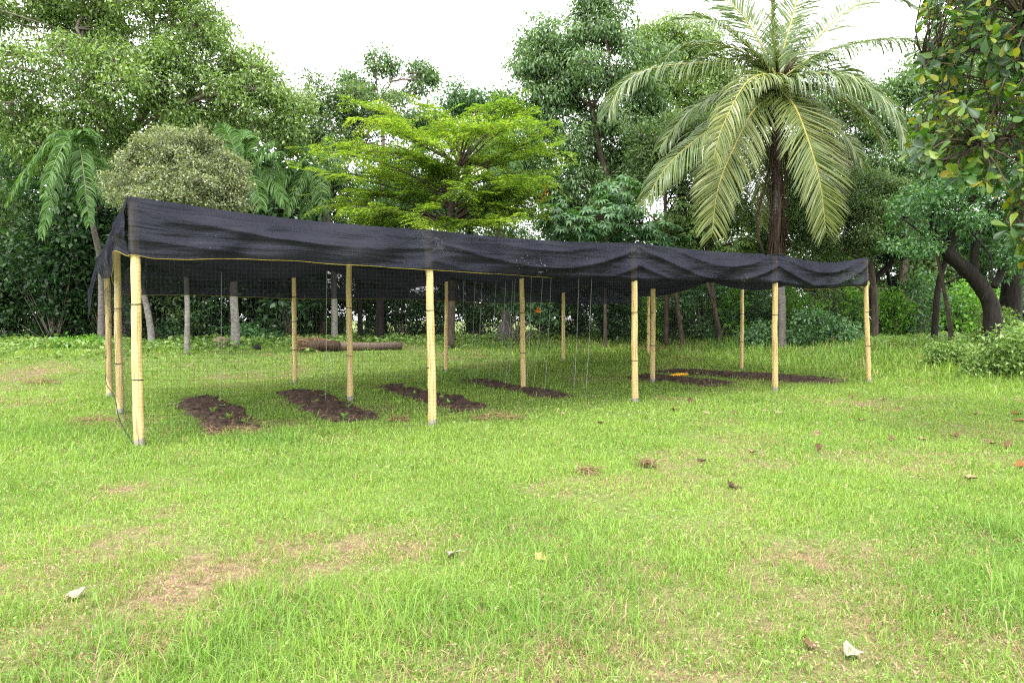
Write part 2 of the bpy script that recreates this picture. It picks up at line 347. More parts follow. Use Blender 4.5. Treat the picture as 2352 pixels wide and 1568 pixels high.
for r_ in range(3):
    for c_ in range(5):
        a, b = base[r_, c_]-[0, 0, .12], tops[r_, c_]-[0, 0, .03]; k = 24
        P = a+(b-a)*np.linspace(0, 1, k)[:, None]; P[1:-1, :2] += .005*rng.normal(size=(k-2, 2)).cumsum(0)*.55
        rad = .057*rng.uniform(.94, 1.05)*(1-rng.uniform(.06, .18)*np.linspace(0, 1, k))*(1+.022*rng.normal(size=k))
        v, q, t = tube(P, rad, 16)
        loc = base[r_, c_]; po = bpy.data.objects.new('post', None)
        m_ = mk('post', v, [q, t], M['post'], None, smooth=False)
        m_.data.transform(__import__('mathutils').Matrix.Translation(-loc)); m_.parent = sh; m_.location = loc-base[0, 0]
        bpy.data.objects.remove(po)
        for f in m_.data.polygons: f.use_smooth = len(f.vertices) == 4
        for zf in ((1.62, .80) if r_ != 2 else (2.0, 1.45, .8)):
            f = (zf+rng.normal()*.03+.12)/(b[2]-a[2]); p = a+(b-a)*f
            th = np.linspace(0, 2*math.pi, 17)[:-1]; w = .0055
            ring = np.stack([np.cos(th), np.sin(th), 0*th], -1); tl = rng.normal(size=2)*.05
            V_ = np.concatenate([p+ring*rr+np.stack([0*th, 0*th, dz+(ring[:, :2]@tl)*.06], -1)
                                 for rr, dz in ((.055, -w), (.0615, -w), (.0615, w), (.055, w))]); j = np.arange(16); j2 = (j+1) % 16
            Q_ = np.concatenate([np.stack([16*s_+j, 16*s_+j2, 16*(s_+1)+j2, 16*(s_+1)+j], -1) for s_ in range(3)])
            tb = mk('tie_band', V_-base[r_, c_], Q_, M['tie'], None); tb.parent = m_

def edge(row_u, v):                               # bilinear point between post tops, u 0..4, v 0..2
    u = np.clip(row_u, 0, 4); iu = np.minimum(u.astype(int), 3); iv = np.minimum(v.astype(int), 1); fu = (u-iu)[..., None]; fv = (v-iv)[..., None]
    return (tops[iv, iu]*(1-fu)+tops[iv, iu+1]*fu)*(1-fv)+(tops[iv+1, iu]*(1-fu)+tops[iv+1, iu+1]*fu)*fv
def roofpt(u, v):
    p = edge(u, v); su = np.abs(np.sin(np.pi*u)); sv = np.abs(np.sin(np.pi*v))
    x = p[..., 0]; y = p[..., 1]
    cell = vn(np.floor(np.clip(u, 0, 3.99)), np.floor(np.clip(v, 0, 1.99)), 1, 4)
    sag = (.50+.16*cell)*(su*sv)**.85+.05*(su+sv)+.09*su*(np.abs(u-3.45) < .55)*(v < .02)
    p[..., 2] -= sag-.05*(fbm(x, y, 1.3, 2)-.5)*np.minimum(1, 2*(su*sv))-.014
    return p
cw = G()
def sheet(Pu, uvs, g):
    a, b = Pu.shape[:2]; i = np.arange(a-1)[:, None]*b; j = np.arange(b-1)[None]
    g.add(Pu.reshape(-1, 3), np.stack([i+j, i+b+j, i+b+j+1, i+j+1], -1).reshape(-1, 4)); UVA.append(uvs.reshape(-1, 3))
UVA = []
u, v = np.meshgrid(np.concatenate([[-.018], np.linspace(0, 4, 129)]), np.concatenate([[-.0195], np.linspace(0, 2, 65), [2.017]]), indexing='ij')
sheet(roofpt(np.clip(u, 0, 4), np.clip(v, 0, 2))+E1*np.minimum(u, 0)[..., None]*3.7+E2*(np.minimum(v, 0)+np.maximum(v-2, 0))[..., None]*3.5, np.stack([u*3.7, v*3.5, 0*u+1], -1), cw)
def wrinkle(u, w, o, strong):
    su = np.abs(np.sin(np.pi*u)); fu = u-np.floor(u)
    n1 = vn(u*1.3, w*.6, 1.0, o); n2 = vn(u*2.1+.6*w, w*.8, 1.2, o+4)
    ph = 2.1*w-1.15*su*strong-.8*fu*(1.1-np.minimum(strong, 1))+1.1*n1
    ridge = (1-np.abs(np.sin(np.pi*ph)))**1.6                  # long hanging folds between the posts
    a = .062*ridge*(.35+.65*np.sin(np.pi*np.clip(w*.9+.1, 0, 1)))*(.35+.65*n2)
    b = .03*(vn(u*3.7, w*1.4+u*1.2, 1.4, o+7)-.5)+.016*(vn(u*9+w*2.2, w*3.0-u*1.5, 1.5, o+9)-.5)
    c = .012*np.sin(2*np.pi*(u*3.7*1.1+w*.9+n1))*w
    return (a*(.35+.65*strong)+b+c)*np.clip(w*2.5, 0, 1)
# front valance
nu, nw = 385, 37
u, w = np.meshgrid(np.linspace(-.0178, 4.004, nu), np.linspace(0, 1, nw), indexing='ij')
hemz = np.interp(np.clip(u, 0, 4), [0, .05, .12, .25, .5, 1, 1.5, 2, 2.5, 3, 3.35, 3.6, 3.8, 4], [2.17, 2.14, 2.155, 2.17, 2.17, 2.12, 2.11, 2.115, 2.15, 2.18, 2.10, 2.12, 2.2, 2.19])+.018*(fbm(u*3.7, 0*u, 1.8, 6)-.5)*2
P = roofpt(np.clip(u, 0, 4), 0*u)+E1*(np.where(u < 0, u, 0)*3.7)[..., None]
top = P[..., 2]; P[..., 2] = top+(hemz-top)*w
strong = np.clip(.25+u*.35, 0, 1.15)
outw = .068+.05*np.sin(np.pi*w)*np.abs(np.sin(np.pi*u))+np.maximum(wrinkle(u, w, 11, strong), -.004-.06*np.abs(np.sin(np.pi*u)))
outw -= np.clip((w-.9)/.1, 0, 1)**2*.05*np.clip(u-.9, 0, 1)
P = P-E2*outw[..., None]
sheet(P, np.stack([u*3.7, w*.65, 0*u], -1), cw); hemF = P[:, -1]
# left valance, with its torn-looking flap by the corner and the long tail at the back
v, w = np.meshgrid(np.linspace(-.0193, 2.03, 150), np.linspace(0, 1, nw), indexing='ij')
hz = np.interp(v, [-.02, .03, .09, .15, .22, .30, .36, .42, .55, .8, 1, 1.3, 1.6, 1.85, 1.95, 1.99, 2.03], [2.16, 2.19, 2.25, 2.24, 2.08, 1.93, 1.90, 1.97, 2.06, 2.05, 2.07, 2.12, 2.26, 2.25, 1.85, 1.55, 1.48])
P = roofpt(0*v, np.clip(v, 0, 2))+E2*(np.where(v > 2, v-2, np.where(v < 0, v, 0))*3.5)[..., None]
top = P[..., 2]; P[..., 2] = top+(hz-top)*w
bul = np.interp(v, [-.02, .1, .3, .5, 1, 1.7, 2.03], [.066, .13, .16, .12, .12, .17, .2])
bul = bul+.13*np.clip((v-1.86)/.17, 0, 1)*w
outw = (.066+(bul-.066)*np.clip(w*1.6, 0, 1)**.7+.03*np.sin(np.pi*w))+wrinkle(v*1.0, w, 21, .7)*.9
outw += np.exp(-((v-.12)/.07)**2)*.05*w**3
P = P-E1*outw[..., None]
sheet(P, np.stack([v*3.5, w*.65, 0*v], -1), cw); hemL = P[:, -1]
# back valance (stops one bay short of the far end)
u, w = np.meshgrid(np.linspace(0, 3.93, 200), np.linspace(0, 1, 20), indexing='ij')
P = roofpt(u, 0*u+2); top = P[..., 2]; hb = 1.96+.06*(fbm(u*3.7, 0*u, .8, 9)-.5)*2
P[..., 2] = top+(hb-top)*w
P = P+E2*((.06+.05*np.sin(np.pi*w))*np.clip(w*9, 0, 1)+wrinkle(u, w, 31, .6))[..., None]
sheet(P, np.stack([u*3.7, w*.8, 0*u], -1), cw); hemB = P[:, -1]
# small overhang at the far end
v, w = np.meshgrid(np.linspace(0, 2, 90), np.linspace(0, 1, 10), indexing='ij')
P = roofpt(0*v+4, v); P[..., 2] -= w*(.10+.05*vn(v*3, 0*v, 1, 3)); P = P+E1*(.05*np.clip(w*5, 0, 1))[..., None]
sheet(P, np.stack([v*3.5, w*.1, 0*v], -1), cw)
cloth = cw.mk('shade_cloth', M['cloth'], sh, smooth=True, attr=np.concatenate(UVA))
cloth['label'] = 'sagging black knitted shade cloth with hanging edges'
def cordpart(pts, r, mat, name, parent):
    V_, Q_, T_ = tube(pts, r, 6); o = mk(name, V_-base[0, 0], [Q_, T_], mat, None, smooth=True); o.parent = parent; return o
kx = int(nu*1.55/4.0)
cordpart(hemF[:kx]-E2*.004, .0032, M['cord'], 'hem_cord', cloth)
cordpart(hemF[int(nu*3.3/4.0):]-E2*.004, .003, M['cord'], 'hem_cord', cloth)
cordpart(hemL[:34]-E1*.004, .0038, M['cord'], 'hem_cord', cloth)
cordpart(hemB[:150], .004, M['cord'], 'hem_cord', cloth)
# netting
def net(name, uline, topz, botz, off, axis_pts, cell=.048, r=.001):
    """real wires: verticals and horizontals of a square mesh between top and bottom lines"""
    n = len(axis_pts); g = G(); L = np.linalg.norm(np.diff(axis_pts[:, :2], axis=0), axis=1).sum()
    s = np.concatenate([[0], np.cumsum(np.linalg.norm(np.diff(axis_pts[:, :2], axis=0), axis=1))])
    xs = np.arange(0, L, cell); px_ = np.interp(xs, s, axis_pts[:, 0]); py_ = np.interp(xs, s, axis_pts[:, 1])
    tz = np.interp(xs, s, topz); bz = np.interp(xs, s, botz); nz = int(2.1/cell); fz = np.linspace(0, 1, nz)
    wob = .06*(fbm(xs[:, None], 2*fz[None], .9, 3)-.5)*np.sin(np.pi*fz)[None]
    bz = bz+.05*vn(xs, 0*xs, .8, 4); tz = tz-.06*np.abs(np.sin(xs*np.pi/3.7))*vn(xs, 0*xs, .5, 6)
    P_ = np.stack([px_[:, None]+off[0]+wob*off[0]*8+.012*(fbm(xs[:, None], fz[None]*3, 1.2, 5)-.5), py_[:, None]+off[1]+wob*off[1]*8+0*fz, bz[:, None]+(tz-bz)[:, None]*fz[None]+.02*(fbm(xs[:, None]*1.0, fz[None]*2.5, 1.6, 15)-.5)], -1)
    v_, q_ = sticks(P_[:, :-1].reshape(-1, 3), P_[:, 1:].reshape(-1, 3), r, r); g.add(v_, q_)
    v_, q_ = sticks(P_[:-1].reshape(-1, 3), P_[1:].reshape(-1, 3), r, r); g.add(v_, q_)
    return g.mk(name, M['net'], sh)
fl = base[0]; zt = np.full(5, 2.2); net('side_netting', None, zt, fl[:, 2]+.02, -E2*.062, fl)
ll = base[:, 0]; bl = np.array([.06, .30, .42]); nn = spline(ll, 9)
net('side_netting', None, np.full(9, 2.05), np.interp(np.arange(9), [0, 4, 8], bl), -E1*.064, nn, cell=.06, r=.0007)
rope = spline([base[0, 0]-E1*.066+[0, 0, .05], ll[0]*.6+ll[1]*.4-E1*.12+[0, 0, .16], ll[1]-E1*.075+[0, 0, .30], ll[1]*.5+ll[2]*.5-E1*.1+[0, 0, .33], ll[2]-E1*.07+[0, 0, .42]], 40)
g = G().add(*tube(rope, .007, 6)); g.mk('net_edge_rope', M['net'], sh, smooth=True)
# strings hanging from the roof cloth
STR = [(510, 505, 8.9, 935), (750, 748, 9.9, 930)]+[(x0, x1, None, 875+(x1-1045)*.145) for x0, x1 in ((1066, 1058), (1092, 1080), (1109, 1094), (1142, 1122), (1164, 1147), (1181, 1160), (1186, 1167), (1222, 1210), (1250, 1225), (1268, 1251), (1331, 1318), (1361, 1345))]
for k, (x0, x1, Yd, yb) in enumerate(STR):
    b = gp(x1, yb) if Yd is None else gp(x1, yb); t_ = at(x0, 640, b[1])
    # find the cloth above
    dd = (roofU := roofpt(*np.meshgrid(np.linspace(0, 4, 81), np.linspace(0, 2, 41), indexing='ij'))).reshape(-1, 3)
    tz = dd[np.argmin((dd[:, 0]-t_[0])**2+(dd[:, 1]-t_[1])**2)][2]
    pts = spline([[b[0], b[1], b[2]+.06], [(b[0]*.55+t_[0]*.45)+.008, b[1], 1.1], [t_[0], t_[1], tz-.005]], 8)
    v_, q_, tt = tube(pts, (.003 if k < 2 else .0034), 5)
    o = mk('hanging_string', v_, [q_, tt], M['string'], org=pts[0])
    lab = ['white string hanging behind the first bay left of the fallen log', 'white string hanging in front of the fallen palm log'][k] if k < 2 else 'thin white plant string hanging from the cloth over the weedy soil bed'
    tag(o, lab, 'string', 'white strings hanging from the shade cloth')

# ------------------------------------------------------------------ seedlings in the beds
rng = np.random.default_rng(12)
slab = ['short wide soil bed behind the first bay', 'soil bed with the reddish front end', 'narrow soil bed behind the second front post', 'weedy soil bed under the hanging strings']
for bi, cnt in enumerate((7, 6, 5, 6)):
    A, B, D_, E_ = BEDW[bi]
    for k in range(cnt):
        s, t = rng.uniform(.2, .8), (k+.5+rng.uniform(-.3, .3))/cnt
        p = (A*(1-s)+B*s)*(1-t)+(E_*(1-s)+D_*s)*t; p[2] = ter(p[0], p[1])+.04
        n = 12; a = rng.uniform(0, 6.28, n); el = rng.uniform(.2, 1.2, n); d = np.stack([np.cos(a)*np.cos(el), np.sin(a)*np.cos(el), np.sin(el)], -1)
        g = G(); v_, q_, t_ = leaves(p+d*rng.uniform(.02, .06, (n, 1)), d, np.tile(ZUP, (n, 1)), rng.uniform(.05, .10, n), .6, 'fold'); g.add(v_, q_, t_)
        v_, q_ = sticks(np.tile(p-[0, 0, .03], (n, 1)), p+d*.05, .003, .002); g.add(v_, q_)
        o = g.mk('seedling', M['shrub'], org=p); tag(o, 'small green seedling growing in the '+slab[bi], 'seedling', 'seedlings in the soil beds')

# ------------------------------------------------------------------ grass
rng = np.random.default_rng(77)
LUSH = [(2310, 1250, .5), (2320, 1400, .45), (2250, 1330, .35), (1250, 1420, .45), (1000, 1420, .4), (640, 1430, .45), (1400, 1330, .4), (1230, 1230, .5), (200, 1520, .4), (500, 1500, .35), (1100, 1500, .4), (60, 1000, 1.2), (400, 985, .7), (620, 1010, .7), (1700, 800, 2.2), (2000, 800, 2.2), (1450, 780, 2.2), (1100, 870, 1.5)]
LUSHW = [(gp(a, b), c) for a, b, c in LUSH]
def blades(y0, y1, dens, wid, hmul):
    xm = .80*y1+2.4; n = int(dens*(y1-y0)*2*xm); x = rng.uniform(-xm, xm, n); y = rng.uniform(y0, y1, n)
    k = np.abs(x) < .80*y+2.4; x, y = x[k], y[k]
    lush = field(LUSHW, x, y); nz = fbm(x, y, .9, 3); nf = vn(x, y, 6, 5); cl = vn(x, y, 3.2, 8)
    dryf = dryness(x, y)
    keep = rng.random(len(x)) < (1-.3*dryf)*(.55+.6*nf)*np.where(inbed(x, y, .08*(nf-.75), slice(0, 3)), .06, np.where(inbed(x, y, .10*(nf-1.0), slice(3, 6)), .6, np.where(inbed(x, y, .12), .7, 1)))*np.where(bank(x, y) > 8.5, .35, 1)
    x, y, lush, nz, nf, cl, dryf = [a[keep] for a in (x, y, lush, nz, nf, cl, dryf)]; n = len(x)
    bk = np.clip((bank(x, y)+.8)/2.5, 0, 1)*np.clip((bank(x, y)-(-1)), 0, 1); inside = bank(x, y) < .2
    h = rng.lognormal(-3.2, .45, n)*hmul*(.62+.7*cl)*(1-.45*dryf)*(1+1.35*lush*rng.random(n))*(1+1.9*bk*np.clip((x+2)/5, 0, 1))
    h = np.clip(h, .012, .42)
    isdry = rng.random(n) < (.07+.75*dryf)
    a = rng.uniform(0, 2*np.pi, n); lean = np.abs(rng.normal(.55, .35, n)); lean = np.where(isdry, lean+.6, lean)
    d = np.stack([np.cos(a), np.sin(a)], -1); w = wid*rng.uniform(.6, 1.35, n)*(1+.5*(rng.random(n) < .12))
    z = ter(x, y)-.006; b = np.stack([x, y, z], -1); s = np.stack([-d[:, 1], d[:, 0], 0*a], -1)*w[:, None]/2
    tw = rng.normal(0, .7, n)[:, None]; s = s*np.cos(tw)+np.c_[d*w[:, None]/2, 0*a]*np.sin(tw)
    m = b+np.c_[d*(h*.38*np.sin(lean))[:, None], h*.55*np.cos(lean*.6)]
    t = b+np.c_[d*(h*1.0*np.sin(lean*1.2))[:, None], h*np.clip(np.cos(lean*1.25), .12, 1)]
    V_ = np.stack([b-s, b+s, m-s*.9, m+s*.9, t], 1).reshape(-1, 3)
    T_ = (np.arange(n)[:, None, None]*5+np.array([[0, 1, 3], [0, 3, 2], [2, 3, 4]])[None]).reshape(-1, 3)
    g1, g2, g3 = np.array([.125, .235, .035]), np.array([.295, .42, .085]), np.array([.14, .27, .05])
    mixv = np.clip(.55*nz+.45*rng.random(n)+.25*(nz-.5), 0, 1)[:, None]
    col = g1*(1-mixv)+g2*mixv; blu = np.clip(lush*.65+.25*(vn(x, y, 1.7, 21)-.5), 0, 1)[:, None]; col = col*(1-blu)+g3*blu
    dc = np.array([.43, .32, .19])*(1-rng.random(n)[:, None]*.5)+np.array([.05, .0, .01])*rng.random(n)[:, None]
    col = np.where(isdry[:, None], dc, col)*rng.uniform(.6, 1.25, n)[:, None]
    return V_, T_, np.repeat(col, 5, 0)
GV, GT, GC, nv = [], [], [], 0
for y0, y1, de, wd, hm in ((1.9, 4.2, 14000, .0036, 1.0), (4.2, 6.5, 8200, .0046, 1.0), (6.5, 10, 4200, .0066, 1.05), (10, 16, 1700, .0105, 1.1), (16, 30, 560, .018, 1.3)):
    a, b, c = blades(y0, y1, de, wd, hm); GV.append(a); GT.append(b+nv); GC.append(c); nv += len(a)
tag(mk('grass', np.concatenate(GV), np.concatenate(GT), M['grass'], attr=np.concatenate(GC)), 'bright green mown lawn grass with dry tan patches', 'grass', kind='stuff')
# low broad-leaved weeds and clippings between the blades
V_, T_, C_, nv = [], [], [], 0
for y0, y1, de, sz in ((1.9, 5, 1300, .013), (5, 9, 500, .019), (9, 18, 150, .032)):
    xm = .8*y1+1; n = int(de*(y1-y0)*2*xm); x = rng.uniform(-xm, xm, n); y = rng.uniform(y0, y1, n)
    k = (np.abs(x) < .8*y+1) & (rng.random(n) < np.clip((vn(x, y, 2.3, 14)-.25)*2, .08, 1)) & ~inbed(x, y); x, y = x[k], y[k]; n = len(x)
    p = np.stack([x, y, ter(x, y)+rng.uniform(.008, .05, n)], -1); d = rdir(rng, n)*[1, 1, .5]
    v_, q_, t_ = leaves(p, d, ZUP+.5*rng.normal(size=(n, 3)), rng.uniform(.5, 1.5, n)*sz, rng.uniform(.5, .9, n), 'fold')
    c = np.array([.19, .30, .07])+(rng.random((n, 1))-.35)*np.array([.10, .12, .04])
    k2 = rng.random(n) < .2; c[k2] = np.array([.33, .27, .17])
    V_.append(v_); T_.append(t_+nv); C_.append(np.repeat(c, 5, 0)); nv += len(v_)
tag(mk('lawn_weeds', np.concatenate(V_), np.concatenate(T_), M['grass'], attr=np.concatenate(C_)), 'tiny round leaved weeds growing low among the lawn grass', 'weeds', kind='stuff')

# ------------------------------------------------------------------ trees
def crown(rng, lobes, nsub=14, lai=4.5, nlf=24, clr=.2, L=.13, wid=.45, shape='kite', droop=.3, flat=1.0, subf=.46, face=.0, shell=.45):
    """lobes: [(centre, (rx,ry,rz))] -> leaf geometry, cluster centres, sub-lobe centres"""
    subs = []; cls = []
    for li, (c, r) in enumerate(lobes):
        r = np.array(r, float); k = nsub; m = max(2, int(lai*math.pi*r[0]*r[2]/(.5*L*L*wid)/nlf/k))
        d = rdir(rng, k); sc = c+d*r*rng.uniform(.35, .85, (k, 1)); sr = subf*rng.uniform(.65, 1.3, k)
        for s_, q_ in zip(sc, sr):
            dd = rdir(rng, m); rr = q_*(shell+(1-shell)*rng.random(m)**.6)[:, None]
            cc = s_+dd*rr*r*np.array([1, 1, .9*flat]); cls.append(cc); subs.append((li, s_, np.repeat(s_[None], m, 0)))
    cc = np.concatenate(cls); n = len(cc)*nlf; ci = np.repeat(np.arange(len(cc)), nlf)
    off = rng.normal(size=(n, 3))*clr*np.array([1, 1, .7*flat]); P = cc[ci]+off
    D = nrm(off)*.7+rdir(rng, n)*.7-ZUP*droop; N = ZUP*.8+rng.normal(size=(n, 3))*.55+np.array([0, -face, 0])
    l = L*rng.uniform(.65, 1.3, n)
    return leaves(P, D, N, l, wid*rng.uniform(.8, 1.2, n), shape), cc, subs
def limbs(g, rng, trunk, rads, lobes, subs, tr=.03, twig=True, twr=.008):
    pts = spline(trunk, 8*len(trunk)); rr = np.interp(np.linspace(0, 1, len(pts)), np.linspace(0, 1, len(rads)), rads)
    V_, Q_, T_ = tube(pts, rr, 12, wob=.12, rng=rng); g.add(V_, Q_, T_); ends = []
    for c, r in lobes:
        z = c[2]-.35*np.linalg.norm(c[:2]-pts[-1][:2])-.3; i = int(np.argmin(np.abs(pts[:, 2]-min(max(z, pts[len(pts)//3][2]), pts[-1][2]))))
        a = pts[i]; mid = (a+c)/2+rng.normal(size=3)*.16*np.linalg.norm(c-a)*[1, 1, .5]+[0, 0, .08*np.linalg.norm(c-a)]
        q = spline([a, mid, c], 12); r0 = max(rr[i]*.38, tr*1.1); g.add(*tube(q, np.linspace(r0, tr*.6, 12), 7)); ends.append(q)
    for li, s_, ss in subs:
        q = ends[li][rng.integers(5, 11)]; mid = (q+s_)/2+rng.normal(size=3)*.12*np.linalg.norm(s_-q)
        g.add(*tube(spline([q, mid, s_], 6), np.linspace(tr*.55, tr*.2, 6), 5))
def tree(name, label, cat, basep, trunk, rads, lobes, leafm, barkm, seed, group=None, tr=.03, twigs=True, **k):
    rng = np.random.default_rng(seed); root = thing(name, label, cat, basep, group)
    (v_, q_, t_), cc, subs = crown(rng, lobes, **k)
    g = G(); limbs(g, rng, trunk, rads, lobes, subs, tr)
    if twigs:
        ss = np.concatenate([s[2] for s in subs]); v2, q2 = sticks(ss, cc, tr*.22, tr*.1); g.add(v2, q2)
    g.mk('trunk', M[barkm], root, smooth=True)
    mk('crown', v_, [x for x in (q_, t_) if x is not None], M[leafm], root)
    return root
def LB(lst):                                      # (px, py, Y, rx_px, ry_px, rdepth_m)
    return [(at(a, b, Y), (c*ms(Y), e, d*ms(Y))) for a, b, Y, c, d, e in lst]
def TP(lst): return [at(*p) if len(p) == 3 else gx(*p)-[0, 0, .1] for p in lst]
# 1 big spreading tree, upper left
tree('spreading_tree', 'huge spreading tree of fine light green leaves filling the upper left', 'tree', gx(205, 26.5), TP([(205, 26.5), (215, 560, 26), (265, 420, 24.6), (300, 320, 23.6), (345, 230, 23)]), [.30, .24, .2, .16, .1],
     LB([(60, 40, 23, 170, 130, 2.2), (250, 0, 23.5, 170, 120, 2.4), (430, 30, 23, 150, 120, 2.2), (180, 170, 22.5, 160, 110, 2), (370, 190, 22.5, 150, 110, 2), (520, 160, 23, 110, 100, 1.8), (585, 250, 23.3, 90, 75, 1.4), (20, 250, 22.5, 120, 90, 1.7), (220, 285, 22.6, 120, 65, 1.5), (430, 290, 23, 110, 60, 1.5), (-120, 120, 23, 140, 150, 2), (300, -140, 23.5, 220, 110, 2.5), (660, 290, 23.8, 60, 55, 1.0), (620, 200, 23.8, 60, 60, 1.0), (680, 240, 24, 50, 40, .8), (100, 330, 23, 110, 60, 1.3), (300, 340, 23.5, 80, 40, 1.0)]),
     'light_left', 'twig', 101, tr=.06, nlf=34, clr=.17, L=.135, wid=.42, shape='kite', droop=.5, lai=3.5, shell=.6, nsub=18, subf=.38)
# 2 tall tree right of centre
tree('tall_tree', 'tall mid green tree with drooping narrow leaves rising behind the middle of the shelter', 'tree', gx(1412, 30), TP([(1412, 30), (1410, 560, 30), (1400, 440, 30), (1378, 350, 29.8), (1360, 250, 29.6)]), [.26, .22, .18, .14, .08],
     LB([(1290, 105, 30, 105, 85, 2), (1390, 60, 30, 100, 70, 2), (1215, 150, 30, 60, 70, 1.4), (1330, 190, 29.5, 100, 80, 1.8), (1240, 250, 29.8, 80, 70, 1.6), (1440, 170, 30, 100, 80, 2), (1290, 330, 29.6, 80, 70, 1.6), (1200, 330, 29.5, 60, 65, 1.3), (1500, 250, 30.5, 60, 60, 1.4), (1345, 430, 29.4, 70, 60, 1.4), (1260, 420, 29.4, 70, 60, 1.3), (1420, 290, 30, 80, 70, 1.4), (1500, 330, 30.5, 80, 70, 1.4), (1170, 420, 29.6, 60, 60, 1.2), (1430, 410, 30.2, 70, 60, 1.3), (1230, 90, 30, 50, 50, 1.1), (1350, 20, 30, 50, 40, 1.1), (1390, 360, 31, 70, 60, 1.3), (1460, 350, 31, 60, 60, 1.3), (1370, 280, 30.6, 60, 50, 1.2), (1330, 500, 29.8, 70, 50, 1.2)]),
     'tall', 'bark', 102, tr=.05, nlf=40, clr=.2, L=.2, wid=.32, droop=.9, shell=.6, nsub=18, subf=.4)
tree('tall_tree', 'tall tree with rounded top seen left of the coconut palm fronds', 'tree', gx(1560, 33), TP([(1560, 33), (1565, 480, 33), (1560, 330, 33), (1555, 220, 33)]), [.22, .18, .14, .08],
     LB([(1545, 85, 33, 85, 65, 1.9), (1600, 110, 33, 70, 60, 1.6), (1500, 110, 33.5, 60, 55, 1.4), (1560, 180, 33, 85, 60, 1.8), (1620, 250, 33, 60, 70, 1.5), (1500, 190, 33, 50, 50, 1.2), (1580, 280, 33, 80, 60, 1.5), (1660, 190, 33, 60, 60, 1.4), (1540, 380, 33, 90, 70, 1.6), (1640, 360, 33, 80, 70, 1.6)]),
     'light_left', 'bark', 103, tr=.05, nlf=28, clr=.22, L=.21, wid=.34, droop=.7, subf=.45)
tree('bushy_tree', 'dark brownish tree filling the gap behind the left fronds of the coconut palm', 'tree', gx(1530, 27), TP([(1530, 27), (1532, 600, 27), (1528, 450, 27), (1540, 330, 27)]), [.10, .085, .07, .04],
     LB([(1560, 320, 27, 90, 60, 1.5), (1470, 330, 27.5, 60, 60, 1.3), (1650, 300, 28, 80, 70, 1.5), (1540, 410, 27, 55, 35, 1), (1650, 420, 28, 60, 50, 1.2), (1420, 470, 28, 60, 45, 1.2), (1600, 460, 27.6, 70, 50, 1.2), (1700, 480, 28, 60, 55, 1.2), (1480, 420, 27.6, 60, 45, 1.2), (1580, 540, 27.4, 80, 50, 1.2), (1700, 380, 28.4, 60, 60, 1.2)]),
     'mixed', 'bark', 104, tr=.03, nlf=24, clr=.2, L=.12, wid=.45, subf=.45)
# 3 background trees between
tree('sparse_tree', 'thin open tree with separate leafy branch tips against the white sky', 'tree', gx(880, 33), TP([(880, 33), (880, 480, 33), (880, 330, 33), (872, 230, 33)]), [.16, .14, .10, .06],
     LB([(862, 140, 33, 30, 34, .6), (895, 150, 33, 20, 45, .5), (968, 160, 33, 38, 30, .7), (960, 205, 33, 30, 20, .5), (800, 185, 33, 36, 24, .7), (840, 205, 33, 40, 22, .7), (905, 215, 33, 35, 22, .7), (990, 185, 33, 15, 15, .4)]),
     'tall', 'twig', 105, tr=.035, nlf=16, clr=.16, L=.2, wid=.4, droop=.6, subf=.42)
tree('olive_tree', 'olive green tree with twiggy crown behind the yellow green tree on its left', 'tree', gx(740, 28), TP([(740, 28), (742, 560, 28), (750, 420, 28), (745, 320, 28)]), [.2, .17, .13, .08],
     LB([(745, 235, 28, 75, 55, 1.5), (820, 260, 28.5, 75, 55, 1.5), (690, 300, 28, 70, 60, 1.4), (780, 330, 28, 90, 60, 1.6), (900, 265, 29, 80, 45, 1.5), (720, 400, 28, 80, 60, 1.5)]),
     'mixed', 'bark', 106, tr=.04, nlf=28, clr=.2, L=.16, wid=.4, subf=.45)
tree('background_tree', 'mid green tree crown just above the top of the yellow green tree', 'tree', gx(1080, 30), TP([(1080, 30), (1080, 560, 30), (1075, 400, 30), (1080, 300, 30)]), [.2, .17, .13, .08],
     LB([(1040, 235, 30, 70, 35, 1.3), (1100, 250, 30, 80, 40, 1.4), (1160, 260, 30, 60, 50, 1.3), (1000, 300, 30, 90, 60, 1.6), (1120, 350, 30, 90, 60, 1.6), (1180, 400, 30, 80, 70, 1.5), (950, 400, 29.5, 100, 70, 1.7), (1000, 460, 29, 80, 60, 1.4), (1080, 480, 29, 80, 60, 1.4), (900, 490, 29, 80, 50, 1.3)]),
     'compound', 'bark', 107, tr=.04, nlf=28, clr=.2, L=.18, wid=.4, subf=.45)
# 4 round olive-brown small tree behind the near end
tree('rounded_tree', 'compact rounded tree with dense tiny olive brown leaves above the near end of the shelter', 'tree', gx(428, 18.3), TP([(428, 18.3), (430, 700, 18.3), (424, 590, 18.3), (415, 470, 18.3)]), [.075, .065, .055, .04],
     LB([(400, 345, 18, 95, 52, 1.0), (320, 400, 18, 72, 62, .9), (490, 375, 18, 68, 62, .9), (420, 430, 17.6, 110, 62, 1.0), (520, 440, 18, 55, 50, .8), (330, 460, 18, 60, 40, .8), (470, 475, 17.9, 80, 35, .9), (285, 450, 18.2, 38, 34, .6), (545, 470, 18.2, 40, 25, .6), (405, 400, 17.6, 90, 55, .6), (390, 450, 17.3, 100, 50, .7), (450, 320, 18.2, 60, 34, .6), (350, 350, 18.2, 50, 34, .6), (540, 410, 18.3, 42, 45, .5), (262, 420, 18.4, 34, 34, .5)]),
     'olive', 'pale_bark', 108, tr=.022, nlf=22, clr=.08, L=.075, wid=.48, shape='kite', droop=.1, shell=.75, nsub=15, subf=.30)
